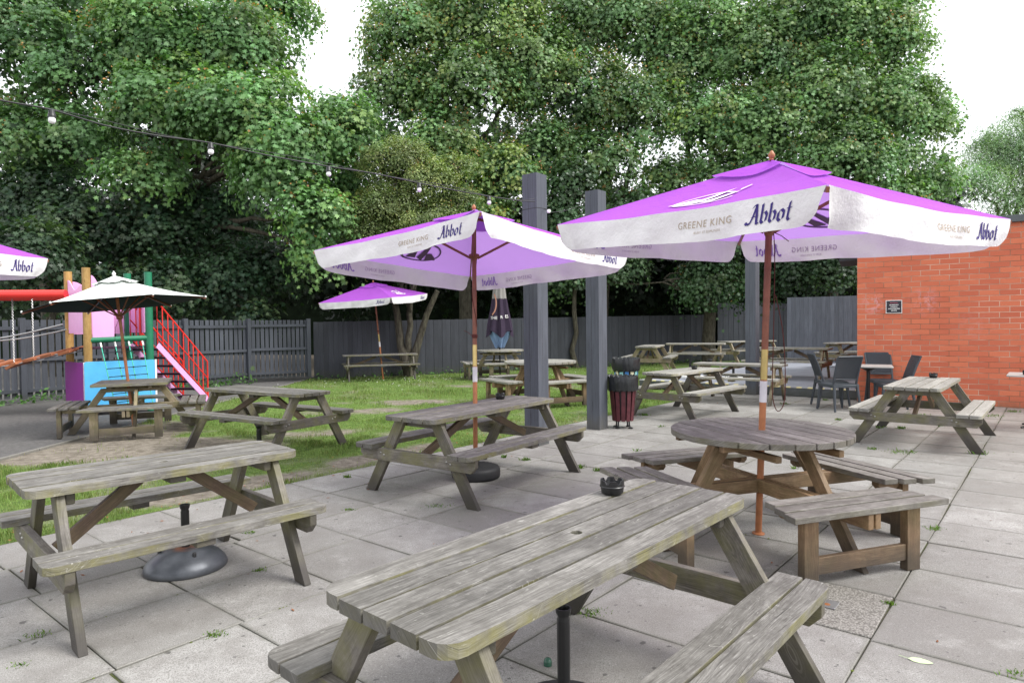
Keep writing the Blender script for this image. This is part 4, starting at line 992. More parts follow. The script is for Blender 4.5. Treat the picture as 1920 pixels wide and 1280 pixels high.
# white parasol
def white_parasol():
    h, Rr, yaw, drop, n = 2.38, 1.24, .38, .41, 6
    t = thing('white_parasol', 'off white parasol with dark underside leaning over the square table', 'parasol', mat=umb_frame((-5.88, 10.09), -.105, -.002))
    Cn = [Vector((Rr*math.cos(yaw+2*math.pi*k/n), Rr*math.sin(yaw+2*math.pi*k/n), h-drop)) for k in range(n)]; AP = Vector((0, 0, h))
    def panel(k, s, w_, off=0):
        e = Cn[k].lerp(Cn[(k+1) % n], s); p = e.lerp(AP, w_); p.z -= .03*4*s*(1-s)*math.sin(math.pi*w_)+.03*math.sin(math.pi*w_)+off; return p
    m = MB()
    for k in range(n): m.grid(lambda s, w_, k=k: panel(k, s, w_*.99), 8, 10)
    cp = m.build('canopy', M['white_cloth'], t)
    m = MB()
    for k in range(n): m.grid(lambda s, w_, k=k: panel(k, s, w_*.96, .008), 8, 8)
    m.build('lining', M['dark_underside'], cp)  # dark sheet just below the canopy, makes the underside dark
    m = MB()
    for k in range(n): m.grid(lambda s, w_, k=k: panel(k, s, .74+.26*w_, -.04*(1-w_*.6)-.012*math.sin(s*9)**2), 8, 3)
    m.build('vent', M['white_cloth'], cp)
    for k in range(n):
        c = Cn[k]; m = MB(); m.beam((0, 0, h-.10), c+Vector((0, 0, -.03)), .014, .024, Vector((-c.y, c.x, 0))); rb = m.build('rib', M['pole_dark'], t)
        m = MB(); m.lathe([(0, -.02), (.014, -.015), (.014, .01), (0, .016)], c, 8); m.build('rib_tip', M['white_plastic'], rb)
        m = MB(); m.beam((0, 0, h-.62), Vector((0, 0, h-.08)).lerp(c+Vector((0, 0, -.04)), .45), .014, .02, Vector((-c.y, c.x, 0))); m.build('strut', M['pole_dark'], t)
    m = MB(); m.tube([(0, 0, .0), (0, 0, h)], .022, 14); m.build('pole', M['pole'], t)
    m = MB(); m.lathe([(.023, h-.66), (.045, h-.64), (.045, h-.6), (.023, h-.58)], (0, 0, 0), 14); m.build('runner', M['pole_dark'], t)
    m = MB(); m.lathe([(.03, h), (.03, h+.015), (.014, h+.025), (.028, h+.045), (.026, h+.065), (.01, h+.08), (.012, h+.09), (0, h+.1)], (0, 0, 0), 14); m.build('finial', M['white_plastic'], t)
    m = MB(); m.tube([(.02, -.03, h-.62), (-.03, -.09, 1.6), (-.07, -.1, 1.35)], .003, 6); m.build('cord', M['rope'], t)
white_parasol()

# closed dark parasol
p = at(937, 640, 19.55); t = thing('closed_parasol', 'closed dark printed parasol with pale blue lining standing in a round table', 'parasol', (p.x, 19.55, 0))
zt = at(937, 500, 19.55).z; zb = at(937, 650, 19.55).z; zh = at(937, 625, 19.55).z
def fr(i, k, r, z):
    return r*(1+.22*math.sin(k*math.pi/3.0)+.10*math.sin(k*1.9+1)), z-.05*math.sin(k*math.pi/4)*(i == 0)
zg = at(937, 560, 19.55).z
m = MB(); m.lathe([(.37, zh-.02), (.33, zh+.28), (.24, zh+.75), (.20, zg)], (0, 0, 0), 48, lambda i, k, r, z: (r*(1+.16*math.sin(k*math.pi/3.0)+.06*math.sin(k*1.9+1)), z-(.10*math.sin(k*math.pi/6+1) if i == 0 else 0)))
m.f = [f for f in m.f if len(f) == 4]; m.rnd = m.rnd[:len(m.f)]; m.eg = m.eg[:len(m.f)]; m.sm = m.sm[:len(m.f)]; m.uv = m.uv[:4*len(m.f)]
ca = m.build('cover', M['closed_dark'], t)
m = MB(); m.lathe([(.197, zg-.01), (.17, zg+.25), (.10, zt), (.0, zt+.08)], (0, 0, 0), 48, lambda i, k, r, z: (r*(1+.14*math.sin(k*math.pi/3.0)), z)); m.build('pale_top_print', M['closed_grey'], ca)
m = MB(); m.lathe([(.02, zb-.02), (.12, zb+.02), (.24, zb+.28), (.30, zh+.06)], (0, 0, 0), 48, lambda i, k, r, z: (r*(1+.20*math.sin(k*math.pi/3.0)), z-(.06*math.sin(k*math.pi/6) if i == 1 else 0))); m.build('lining', M['closed_blue'], ca)
def on_cone(x, z, off=.012): 
    r = .37+(z-zh)*-.17; a = -math.pi/2+x/.33; return Vector((r*1.17*math.cos(a), r*1.17*math.sin(a)-off, z))
for body, x, z, sz in (('THE', -.17, zh+.42, .13), ('R', .07, zh+.44, .13), ('ES', .24, zh+.46, .13)):
    V, Fc = text_mesh(body, sz); m = MB(); m.add([on_cone(v[0]+x, v[1]+z) for v in V], Fc, endfaces=False); m.build('print', M['sign_white'], ca)
m = MB()
V, Fc = ring(-.02, 0, .26, .34, .05, -60, 70); m.add([on_cone(v[0]-.35, v[1]+zh+.85, .02) for v in V], Fc, endfaces=False); m.build('print', M['copper_print'], ca)
m = MB(); m.tube([(0, 0, .0), (0, 0, zt+.1)], .022, 10); m.build('pole', M['black_plastic'], t)

# ------------------------------------------------------------------ bins
def bin_(loc, label, sc, slats, h=.74):
    t = thing('litter_bin', label, 'litter bin', (loc[0], loc[1], 0), 0, 'slatted litter bins with black liners', sc); n = 13
    for k in range(n):
        a = 2*math.pi*(k+.5)/n; ca_, sa = math.cos(a), math.sin(a); m = MB()
        m.beam((.150*ca_, .150*sa, .11), (.205*ca_, .205*sa, h-.03), .062, .014, (-sa, ca_, 0)); m.build('slat', M[slats[k % len(slats)]], t, bevel=.003)
    m = MB(); m.lathe([(.128, .12), (.185, h-.06), (.19, h-.02)], (0, 0, 0), 24); m.build('inner_bucket', M['black_plastic'], t)
    m = MB()
    def rf(i, k, r, z): return r*(1+.025*math.sin(k*2.3+i)+.02*math.sin(k*.9)), z+(.012*math.sin(k*1.7)+.008*math.sin(k*3.1) if i in (0, 4, 5) else 0)
    m.lathe([(.222, h-.20), (.232, h-.16), (.231, h-.08), (.232, h-.01), (.226, h+.015), (.205, h+.012), (.18, h-.05), (.15, h-.35)], (0, 0, 0), 64, rf); m.build('liner', M['bag'], t)
    for k in range(4):
        a = math.pi/4+math.pi/2*k; m = MB(); m.tube([(.11*math.cos(a), .11*math.sin(a), .14), (.12*math.cos(a), .12*math.sin(a), .02)], .012, 8)
        m.lathe([(.035, 0), (.035, .012), (.012, .02)], (.14*math.cos(a), .14*math.sin(a), 0), 12); m.build('foot', M['black_plastic'], t)
c = gz(1168, 801); bin_((c.x, c.y), 'maroon slatted litter bin with black liner standing beside a grey post', 1.0, ['maroon'], .77)
p = at(1174, 690, 11.3); bin_((p.x, 11.3), 'litter bin with blue and pale slats behind the maroon bin', 1.02, ['slat_blue', 'slat_pale', 'slat_aqua'], .94)

# ------------------------------------------------------------------ plastic chairs and cafe tables
def chair(loc, rz, label):
    t = thing('patio_chair', label, 'chair', (loc[0], loc[1], 0), rz, 'graphite woven look chairs around the small white table', 1.06)
    c = M['chair']; m = MB()
    m.grid(lambda s, w_: Vector(((s-.5)*.42, (w_-.5)*.42, .445-.012*math.sin(math.pi*s)*math.sin(math.pi*w_))), 6, 6); m.box((0, 0, .415), (.45, .44, .05)); m.build('seat', c, t, bevel=.008)
    def bk(s, w_, off=0): return Vector(((s-.5)*(.40+.02*w_), .20+.10*w_+.03*w_*w_+off-.03*(1-(2*s-1)**2)*0-.02*math.sin(math.pi*s), .53+w_*.37))
    m = MB(); m.grid(lambda s, w_: bk(s, w_), 12, 10); b = m.build('backrest', M['wicker'], t, solid=.014)
    m = MB()
    for s_ in (0, 1):
        m.tube([bk(s_, -.25), bk(s_, .2), bk(s_, .6), bk(s_, 1.0)], [.019, .017, .016, .014], 8)
    m.tube([bk(q/8, 1.0) for q in range(9)], .014, 8); m.tube([bk(q/8, 0.0) for q in range(9)], .014, 8); m.build('back_frame', c, t)
    for sx_ in (-1, 1):
        m = MB(); m.tube([(sx_*.195, -.195, .42), (sx_*.225, -.24, 0)], [.028, .018], 8); m.build('leg', c, t)
        m = MB(); m.tube([(sx_*.195, .195, .45), (sx_*.225, .27, 0)], [.028, .018], 8); m.build('leg', c, t)
    return t
tc = Vector((6.35, 11.75, 0))
cc = gz(1578, 770); chair((cc.x, cc.y+.12), R(186), 'dark woven chair with its back to the viewer, nearest of the four')
chair(at(1558, 700, 12.1)[:2], R(80), 'dark woven chair seen from the side at the left of the small table')
chair(at(1657, 700, 12.2)[:2], R(-12), 'dark woven chair facing the viewer, against the brick wall')
chair(at(1676, 700, 11.3)[:2], R(-105), 'dark woven chair mostly hidden behind the pale picnic table')
def cafe(loc, rz, label, w=.76, h=.77):
    t = thing('cafe_table', label, 'table', (loc[0], loc[1], 0), rz, 'small white topped pedestal tables')
    m = MB(); m.prism(rrect(-w/2, w/2, -w/2, w/2, ['00', '10', '11', '01'], .04), h-.022, h); m.build('tabletop', M['table_white'], t, bevel=.004)
    m = MB(); m.lathe([(.03, .02), (.03, h-.10), (.16, h-.03), (.16, h-.023)], (0, 0, 0), 16); m.build('column', M['black_plastic'], t)
    for k in range(4):
        a = math.pi/2*k+math.pi/4; m = MB(); m.tube([(.02*math.cos(a), .02*math.sin(a), .06), (.3*math.cos(a), .3*math.sin(a), .02)], [.02, .013], 8); m.build('foot', M['black_plastic'], t)
cafe((tc.x+.05, tc.y-.05), R(-28), 'small pale square table between the four dark woven chairs')
p = at(1952, 700, 9.3); cafe((p.x, 9.3), R(-40), 'pale square table cut off by the right edge before the brick wall')
ashtray((p.x-.24, 9.25, .7715), 'black ashtray on the table cut off at the right edge')

# ------------------------------------------------------------------ festoon lights
t = thing('festoon_lights', 'black cable with white bulbs hanging across the garden to the first grey post', 'string lights', (0, 0, 0))
A_ = at(-330, 120, 3.55); B_ = at(1003, 378, 7.93)
keys = [(0, 188, 4.30), (97, 206, 4.52), (200, 236, 4.80), (300, 255, 5.08), (395, 268, 5.38), (500, 291, 5.74), (616, 312, 6.18), (700, 325, 6.5), (786, 343, 6.88), (850, 356, 7.16), (917, 368, 7.50), (975, 376, 7.78)]
pts = [A_, at(-120, 160, 4.05)]+[at(*k) for k in keys]+[B_]
m = MB(); m.tube(smooth(pts), .0058, 7)
pts2 = [q+Vector((0, 0, .016+.02*math.sin(i*1.9))) for i, q in enumerate(pts)]
m.tube(smooth(pts2), .003, 6)
c = gz(1007, 832); z = B_.z; r = .158
m.tube([Vector((c.x+r*math.cos(R(52-45+a)), c.y+r*math.sin(R(52-45+a)), z+.01*math.sin(a)+.006)) for a in range(0, 361, 90)], .006, 6)
m.build('cable', M['cable'], t)
pa = Vector((c.x+.12, c.y-.05, z)); m = MB(); m.tube([pa, at(1034, 398, 8.1), at(1053, 397, 8.6), at(1075, 391, 9.0), at(1097, 380, 9.15)], .004, 6); m.build('cable', M['cable'], t)
for (px, py, Y) in (keys[1], keys[4], keys[6], keys[8], keys[10]):
    q = at(px, py, Y); m = MB(); m.lathe([(.011, .004), (.019, -.002), (.021, -.03), (.025, -.034), (.025, -.052), (.0, -.054)], q, 14); so = m.build('lamp_holder', M['black_plastic'], t)
    m = MB(); m.lathe([(.017, -.051), (.022, -.063), (.0235, -.077), (.017, -.091), (0, -.096)], q, 16); m.build('bulb', M['bulb'], t)
q = at(1029, 396, 8.05); m = MB(); m.lathe([(.018, .02), (.024, 0), (.018, -.02), (0, -.025)], q, 12); m.build('bulb', M['bulb'], t)

# ------------------------------------------------------------------ climbing frame
PA = Vector((-7.78, 11.95, 0)); PBk = Vector((-8.62, 12.70, 0)); PC = Vector((-6.98, 12.55, 0)); PD = PBk+(PC-PA)
t = thing('climbing_frame', 'colourful wooden climbing tower with red railed stairs and rope net at left', 'climbing frame', (0, 0, 0))
for q, ht, mk, lab in ((PA, 2.70, 'log', None), (PBk, 2.70, 'log', None), (PC, 2.66, 'green_paint', None), (PD, 2.70, 'green_paint', None)):
    m = MB(); m.tube([(q.x, q.y, 0), (q.x, q.y, ht)], .068, 20); m.build('post', M[mk], t, bevel=.006)
def slab_between(a, b, z0, z1, th, name, mk, off=0.0, edge=False, ext=0.0, top=None):
    d = (b-a).normalized(); nn = Vector((d.y, -d.x, 0)); L = (b-a).length
    Mx = Matrix((d, Vector((0, 0, 1)), nn)).transposed().to_4x4(); Mx.translation = a+nn*off
    poly = top(L) if top else rrect(-ext, L+ext, z0, z1, ['00', '10', '11', '01'], .03)
    m = MB(); m.prism(poly, -th/2, th/2, Mx); o = m.build(name, M[mk], t, bevel=.003)
    return o
slab_between(PBk, PA, .03, .96, .018, 'side_panel', 'purple_board', .075, ext=.02)
slab_between(PA, PC, .05, .98, .018, 'front_panel', 'blue_board', .075, ext=.07)
m = MB(); d = (PC-PA).normalized(); nn = Vector((d.y, -d.x, 0)); q = PC+d*.085+nn*.076; m.box(q+Vector((0, 0, .52)), (.03, .03, .93), Matrix.Rotation(math.atan2(d.y, d.x), 3, 'Z')); m.build('panel_edge', M['board_edge'], t)
m = MB(); d2 = (PA-PBk).normalized(); q = PA+d2*.03+Vector((d2.y, -d2.x, 0))*.076; m.box(q+Vector((0, 0, .5)), (.022, .024, .94), Matrix.Rotation(math.atan2(d2.y, d2.x), 3, 'Z')); m.build('panel_edge', M['board_edge'], t)
# floor
m = MB()
for k in range(7):
    a, b = PA.lerp(PBk, (k+.5)/7), PC.lerp(PD, (k+.5)/7); m.beam(a+Vector((0, 0, 1.22)), b+Vector((0, 0, 1.22)), .13, .03, (0, 1, 0))
m.build('platform', M['dark_step'], t)
# pink wavy boards
def wavy(z0, z1, x0, x1):
    def f(L):
        xs_ = [x0+(x1-x0)*k/24 for k in range(25)]; top = [(x, z1+.07*math.sin((x-x0)/(x1-x0)*math.pi*2.5+1.2)-.16*abs((x-x0)/(x1-x0)-.0)) for x in xs_]
        return [(x0, z0), (x1, z0)]+top[::-1]
    return f
slab_between(PBk, PA, 0, 0, .016, 'pink_panel', 'pink_board', .02, top=wavy(1.50, 2.46, .07, 1.06))
slab_between(PA, PC, 0, 0, .016, 'pink_panel', 'pink_board', .0, top=wavy(1.36, 2.50, .075, .42))
slab_between(PD, PC, 0, 0, .016, 'pink_panel', 'pink_board', .0, top=wavy(1.50, 2.42, .07, .9))
slab_between(PBk, PD, 0, 0, .016, 'pink_panel', 'pink_board', .0, top=wavy(1.48, 2.44, .07, .92))
m = MB(); m.tube([PA+Vector((.0, 0, 1.37)), PC+Vector((0, 0, 1.40))], .052, 16); m.build('cross_bar', M['green_paint'], t)
m = MB(); e = PC.lerp(PD, .3)+Vector((.0, 0, 0)); m.tube([(e.x-.05, e.y, 1.25), (e.x-.05, e.y, 2.3)], .02, 8); m.build('grab_rail', M['red_paint'], t)
# stairs going right and away
S0 = PC+Vector((.10, .10, 1.25)); S1 = gz(392, 752); sd = Vector((S1.x-S0.x, S1.y-S0.y, 0)); sdn = sd.normalized(); sn = Vector((sdn.y, -sdn.x, 0)); Wd = .62
for q, s_ in enumerate((0, 1)):
    b0 = S0-sn*Wd*s_; b1 = Vector((S1.x, S1.y, 0))-sn*Wd*s_
    m = MB(); m.beam(b0, b1, .115, .022, (0, 0, 1)); m.build('stair_side', M['pink_board'], t, bevel=.003)
    m = MB(); up = Vector((0, 0, .86)); lo = Vector((0, 0, .14)); a_, b_ = b0+Vector((0, 0, .0)), b1-sdn*.03
    m.tube([a_+lo, a_+up, b_+up*1.0, b_+Vector((0, 0, .05))], .017, 8); m.tube([a_+Vector((0, 0, .50)), b_+Vector((0, 0, .50))], .013, 8); m.tube([a_+lo, b_+lo], .013, 8)
    for k in range(1, 10): f = k/10; p = a_.lerp(b_, f); m.tube([p+lo, p+up], .011, 6)
    m.build('railing', M['red_paint'], t)
for k in range(7):
    f = (k+.6)/7.2; p = S0.lerp(Vector((S1.x, S1.y, 0)), f)-sn*Wd/2+Vector((0, 0, .02)); Mx = Matrix((sdn, sn, Vector((0, 0, 1)))).transposed()
    m = MB(); m.box(p, (.20, Wd-.03, .035), Mx); m.build('step', M['dark_step'], t)
# climbing net hanging forward off the cross bar
n0, n1 = PA.lerp(PC, .22)+Vector((.02, -.07, 1.32)), PC+Vector((-.09, -.09, 1.34)); g0, g1 = Vector((n0.x+.72, n0.y-.75, .18)), Vector((n1.x+.52, n1.y-.62, .2))
m = MB(); 
for k in range(4): m.tube([n0.lerp(n1, k/3), n0.lerp(n1, k/3).lerp(g0.lerp(g1, k/3), .5)+Vector((0, 0, -.03)), g0.lerp(g1, k/3)], .009, 6)
net = m.build('climbing_net', M['net_rope'], t)
m = MB()
for j in range(1, 8):
    f = j/8+.03; row = [n0.lerp(n1, k/3).lerp(g0.lerp(g1, k/3), f) for k in range(4)]; m.tube([row[0], row[1], row[2], row[3]], .008, 6)
    for q in row[1:3]: m.lathe([(0, -.018), (.018, 0), (0, .018)], q, 8)
m.build('net_rungs', M['net_black'], net)
m = MB()
for k in range(4): q = n0.lerp(n1, k/3); m.tube([q+Vector((0, 0, .0)), q+(g0-n0)*.07], .016, 8)
m.build('net_clamps', M['sign_white'], net)
# swinging plank bridge with chains and red beams
t = thing('plank_bridge', 'sagging rope bridge of orange planks hung on chains from red beams at far left', 'rope bridge', (0, 0, 0))
bd_ = Vector((-1, -.13, 0)).normalized(); side = Vector((-bd_.y, bd_.x, 0))
B0 = PA.lerp(PBk, .5)+Vector((-.02, -.05, 1.12)); N = 13
zf = lambda k: B0.z+.14-.36*math.sin(math.pi*min(1, (k+.5)/N))+.02*((k*7) % 3-1)
for k in range(N):
    p = B0+bd_*(.04+k*.30); p.z = zf(k)
    sl = (zf(k+.5)-zf(k-.5))/.30
    ex = Vector((bd_.x, bd_.y, sl)).normalized(); ez = ex.cross(side)
    m = MB(); ex = (ex+Vector((0, 0, random.uniform(-.26, .26)))).normalized(); sd_ = (side+Vector((0, 0, -.13))).normalized(); ex = (ex-sd_*ex.dot(sd_)).normalized(); ez = ex.cross(sd_); m.box(p+Vector((0, 0, random.uniform(-.03, .03))), (.205, .70, .05), Matrix((ex, sd_, ez)).transposed(), 1); m.build('plank', M['orange_plank'], t, bevel=.005)
for s_ in (-1, 1):
    m = MB(); m.tube([B0+bd_*(k*.30)+side*s_*.26+Vector((0, 0, zf(k)-B0.z-.03)) for k in range(N)], .009, 6); m.build('chain', M['steel'], t)
    m = MB(); a0 = B0+side*s_*.42+Vector((0, 0, .72))
    m.tube([B0+bd_*(k*.30)+side*s_*.42+Vector((0, 0, .55-.30*math.sin(math.pi*k/(N-1)))) for k in range(N)], .014, 8); m.build('rope_rail', M['steel'], t)
    m = MB(); e0 = PA.lerp(PBk, .5)+side*s_*.38; m.tube([Vector((e0.x+.0, e0.y, 2.22)), Vector((e0.x, e0.y, 2.22))+bd_*4.2], .082, 16); m.build('beam', M['red_paint'], t)
for (k, s_) in ((3, 1), (3, -1), (8, 1), (8, -1)):
    m = MB(); q = B0+bd_*(k*.30)+side*s_*.30
    a, b = Vector((q.x, q.y, 2.2)), Vector((q.x, q.y, zf(k)))
    nl = 44
    for i in range(nl):
        p = a.lerp(b, (i+.5)/nl); w_ = .015; ax = Vector((1, 0, 0)) if i % 2 else Vector((0, 1, 0))
        m.tube([p+ax*w_+Vector((0, 0, .0)), p+Vector((0, 0, .018)), p-ax*w_, p-Vector((0, 0, .018)), p+ax*w_], .0055, 4, cap=False)
    m.build('chain', M['steel'], t)
for s_ in (-1, 1):
    m = MB(); q = PA.lerp(PBk, .5)+bd_*4.2+side*s_*.38; m.tube([(q.x, q.y, 0), (q.x, q.y, 2.5)], .07, 16); m.build('end_post', M['log'], t)

# ------------------------------------------------------------------ trees
MAPLE = np.array([(0, -.50, 0), (.10, -.22, .02), (.46, -.30, -.06), (.30, -.02, .0), (.52, .20, -.08), (.20, .18, .02), (0, .56, -.10), (-.20, .18, .02), (-.52, .20, -.08), (-.30, -.02, .0), (-.46, -.30, -.06), (-.10, -.22, .02)])
OVAL = np.array([(0, -.5, 0), (.26, -.1, -.04), (.2, .25, -.04), (0, .5, -.08), (-.2, .25, -.04), (-.26, -.1, -.04)])
SLIM = np.array([(0, -.5, 0), (.09, 0, -.02), (0, .5, -.10), (-.09, 0, -.02)])
def leaves(name, C, Nn, S, cols, tmpl, parent):
    n = len(C); Nn = Nn/np.linalg.norm(Nn, axis=1, keepdims=True)
    r = rng.normal(size=(n, 3)); T = np.cross(Nn, r); T /= np.linalg.norm(T, axis=1, keepdims=True)
    # tips hang down: bias the leaf's long axis downward
    dn = np.array([0, 0, -1.0])-Nn*(Nn@np.array([0, 0, -1.0]))[:, None]; B = np.cross(Nn, T); B = B+dn*1.3; B /= np.linalg.norm(B, axis=1, keepdims=True); T = np.cross(B, Nn)
    V = C[:, None, :]+S[:, None, None]*(T[:, None, :]*tmpl[None, :, 0:1]+B[:, None, :]*tmpl[None, :, 1:2]+Nn[:, None, :]*tmpl[None, :, 2:3])
    o = npmesh(name, V.reshape(-1, 3), np.arange(n*len(tmpl)), len(tmpl), M['leaf'], None, cols); o.parent = parent; return o
def crown(lobes, n_clump, n_leaf, leaf, base, name, parent, tmpl=MAPLE, clump_r=.62, seeds=.0, inner=.3, flat=.45, hue=.12, cam_bias=True, inner_shade=.45, gapf=1.0, drop_=0.5, seedcol=(.50, .25, .09)):
    """lobes: (centre, (rx,ry,rz)); leaves sit in drooping sprays over every lobe"""
    vol = np.array([r[0]*r[2]+r[1]*r[2] for _, r in lobes]); vol = vol/vol.sum(); CC = []; NN = []; SS = []; KK = []; tips = []
    for (c, r), f in zip(lobes, vol):
        c = np.array(c); r = np.array(r); nc = max(4, int(n_clump*f)); k = 0; got = 0
        lobe_tone = rng.uniform(.85, 1.15)
        while got < nc:
            d = rng.normal(size=3); d /= np.linalg.norm(d); k += 1
            if cam_bias and d[1] > .35 and rng.uniform() < .8 and k < nc*8: continue
            if d[2] < -.35 and rng.uniform() < .7: continue
            got += 1
            cc = c+d*r*rng.uniform(.62, 1.14); rc = clump_r*rng.uniform(.55, 1.35); nl = int(n_leaf*rng.uniform(.5, 1.5)*(rc/clump_r)**1.5)+3
            out = d/r; out /= np.linalg.norm(out); ax = out*.9+np.array([0, 0, .75]); ax /= np.linalg.norm(ax)
            off = rng.normal(size=(nl, 3))*rc*np.array([1, 1, .8])*.6; h = off@ax; off = off-np.outer(h, ax)*(1-flat)
            rr = np.linalg.norm(off, axis=1); off = off-np.outer(rr**2/rc*drop_, ax)
            CC.append(cc+off); NN.append(ax+off/rc*.5+rng.normal(size=(nl, 3))*.38); SS.append(leaf*rng.uniform(.6, 1.25, nl))
            tone = lobe_tone*rng.uniform(.6, 1.35); yl = abs(rng.normal())*hue-.03
            col_ = np.array(base)*tone*np.array([1+yl*1.6, 1+yl*.35, 1-yl*.5]); kk = col_[None, :]*rng.uniform(.72, 1.3, (nl, 1))
            KK.append(kk); tips.append((cc, rc))
            if rng.uniform() < seeds:
                ns = rng.integers(5, 16); sc = cc+ax*rc*.15+rng.normal(size=(ns, 3))*rc*.22; CC.append(sc); NN.append(rng.normal(size=(ns, 3))); SS.append(leaf*rng.uniform(.3, .6, ns))
                KK.append(np.array(seedcol)*rng.uniform(.6, 1.4, (ns, 1)))
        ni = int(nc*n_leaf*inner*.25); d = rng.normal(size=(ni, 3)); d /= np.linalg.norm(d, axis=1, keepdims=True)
        CC.append(c+d*r*rng.uniform(.25, .72, (ni, 1))); NN.append(d+np.array([0, 0, .6])+rng.normal(size=(ni, 3))*.5); SS.append(leaf*rng.uniform(1.2, 2.0, ni)); KK.append(np.array(base)*inner_shade*rng.uniform(.7, 1.2, (ni, 1)))  # inner leaves: shade inside the crown is put into their colour
    return leaves(name, np.concatenate(CC), np.concatenate(NN), np.concatenate(SS), np.clip(np.concatenate(KK), .004, .9), tmpl, parent), tips
def wiggle(a, b, n, amp):
    a, b = Vector(a), Vector(b); P = []
    for k in range(n+1):
        f = k/n; q = a.lerp(b, f)
        if 0 < k < n: q = q+Vector((random.gauss(0, amp), random.gauss(0, amp), random.gauss(0, amp*.6)))
        P.append(q)
    return P
def trunkwork(base, fork, lobes, r0, parent, tips, stems=1, ntwig=70):
    m = MB(); base = Vector(base); fork = Vector(fork)
    m.tube(wiggle(base, fork, 6, .07), [r0*1.25, r0*1.05, r0*.97, r0*.92, r0*.87, r0*.82, r0*.76], 12)
    limbs = []
    for (c, r) in lobes:
        st = base.lerp(fork, random.uniform(.75, 1.0)); P = wiggle(st, Vector(c), 7, .16); n = len(P); limbs += P[1:]
        m.tube(P, [max(.03, r0*.55*(1-k/n)) for k in range(n)], 8)
    for k in range(ntwig):
        q, rc = tips[random.randrange(len(tips))]; q = Vector(q); c = min(limbs, key=lambda e: (e-q).length+random.random()*.8)
        P = wiggle(c, q, 5, .10); m.tube(P, [.045, .035, .028, .02, .014, .008], 5)
    m.build('trunk', M['bark'], parent)
def lobe(px, py, Y, rpx, asp=.8, dy=.8):
    c = at(px, py, Y); s_ = Y/F; return (tuple(c), (rpx*s_, rpx*s_*dy, rpx*s_*asp))
GT = 'broadleaf trees behind the fence'
def tree(label, basepx, Y, lobes, nclump, nleaf, leaf, base, r0=.22, forkpx=None, cat='tree', name='sycamore_tree', **kw):
    b = at(basepx, 611, Y); b.z = -.05; t = thing(name, label, cat, b, 0, GT)
    Lc = [(tuple(Vector(c)-b), r) for c, r in lobes]
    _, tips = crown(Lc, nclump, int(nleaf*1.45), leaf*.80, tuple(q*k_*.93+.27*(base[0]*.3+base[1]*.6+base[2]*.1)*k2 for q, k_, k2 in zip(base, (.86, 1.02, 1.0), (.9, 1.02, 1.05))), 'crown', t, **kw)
    f = (at(*forkpx)-b) if forkpx else Vector((0, 0, 4.5))
    trunkwork((0, 0, 0), f, Lc, r0, t, tips); return t
G1, G2, G3 = (.058, .125, .034), (.066, .128, .036), (.075, .135, .035)
tree('large sycamore at the left with brown seed clusters and a leaning trunk', 110, 22.5,
     [lobe(30, 90, 22, 130), lobe(40, 260, 21.5, 120), lobe(180, 130, 21.5, 130), lobe(150, 270, 21, 110, .6), lobe(150, 10, 23, 110), lobe(10, 0, 23, 110)], 300, 60, .19, (.095, .20, .055), .26, (70, 260, 22.5), seeds=.10)
tree('broad sycamore left of the sky gap, its lower boughs hanging over the fence', 330, 22,
     [lobe(320, 70, 21.5, 140), lobe(440, 95, 21.5, 112), lobe(510, 15, 23.5, 72), lobe(330, 210, 20.5, 120), lobe(460, 220, 20, 120), lobe(545, 275, 19.5, 95), lobe(640, 250, 20.5, 80), lobe(520, 340, 19.5, 75, .7), lobe(590, 400, 19.2, 72, .8), lobe(600, 470, 19.5, 45, .7), lobe(270, 320, 20, 80, .5), lobe(655, 215, 23, 50), lobe(650, 350, 21.5, 62)], 620, 60, .19, (.11, .22, .052), .24, (320, 330, 22), seeds=.28)
tree('sycamore in the centre, right of the sky gap, thick with orange seeds', 880, 25,
     [lobe(780, 60, 25, 100), lobe(900, 40, 25, 110), lobe(760, 180, 25, 90), lobe(880, 170, 24.5, 110), lobe(830, 270, 24, 80), lobe(940, 330, 23.5, 75), lobe(900, 400, 23.5, 60), lobe(990, 120, 25, 100), lobe(700, 250, 25, 60), lobe(710, 110, 25.5, 32)], 560, 60, .18, (.125, .225, .065), .24, (860, 300, 25), seeds=.55, hue=.2)
tree('tall sycamore above the two left posts with rusty seed clusters', 1130, 26,
     [lobe(1060, 50, 26, 110), lobe(1180, 50, 26, 110), lobe(1070, 190, 25, 110), lobe(1190, 210, 25, 100), lobe(1010, 280, 24.5, 75), lobe(1110, 300, 24.5, 80), lobe(1270, 130, 26, 90)], 500, 60, .18, (.115, .215, .065), .24, (1130, 330, 26), seeds=.45, hue=.18)
tree('sycamore above the near purple parasol', 1330, 25.5,
     [lobe(1330, 60, 26, 110), lobe(1420, 110, 25, 100), lobe(1330, 230, 25, 95), lobe(1440, 240, 24.5, 100), lobe(1260, 330, 25, 55), lobe(1370, 330, 25, 70), lobe(1230, 20, 26.5, 70)], 470, 60, .18, (.12, .225, .065), .24, (1330, 380, 25.5), seeds=.3, hue=.16)
tree('rightmost tall sycamore with a ragged edge against the white sky', 1560, 25,
     [lobe(1520, 50, 25, 110), lobe(1620, 60, 25, 95), lobe(1670, 90, 25, 65), lobe(1550, 180, 24.5, 110), lobe(1650, 190, 24.5, 95), lobe(1725, 225, 24.5, 62), lobe(1560, 300, 24, 100), lobe(1660, 290, 24, 70, .55), lobe(1740, 340, 24.5, 62, .6), lobe(1660, 370, 24, 80, .55), lobe(1770, 300, 24.6, 22), lobe(1700, 0, 25.5, 40)], 640, 60, .18, (.135, .245, .07), .24, (1560, 380, 25), seeds=.14, hue=.16)
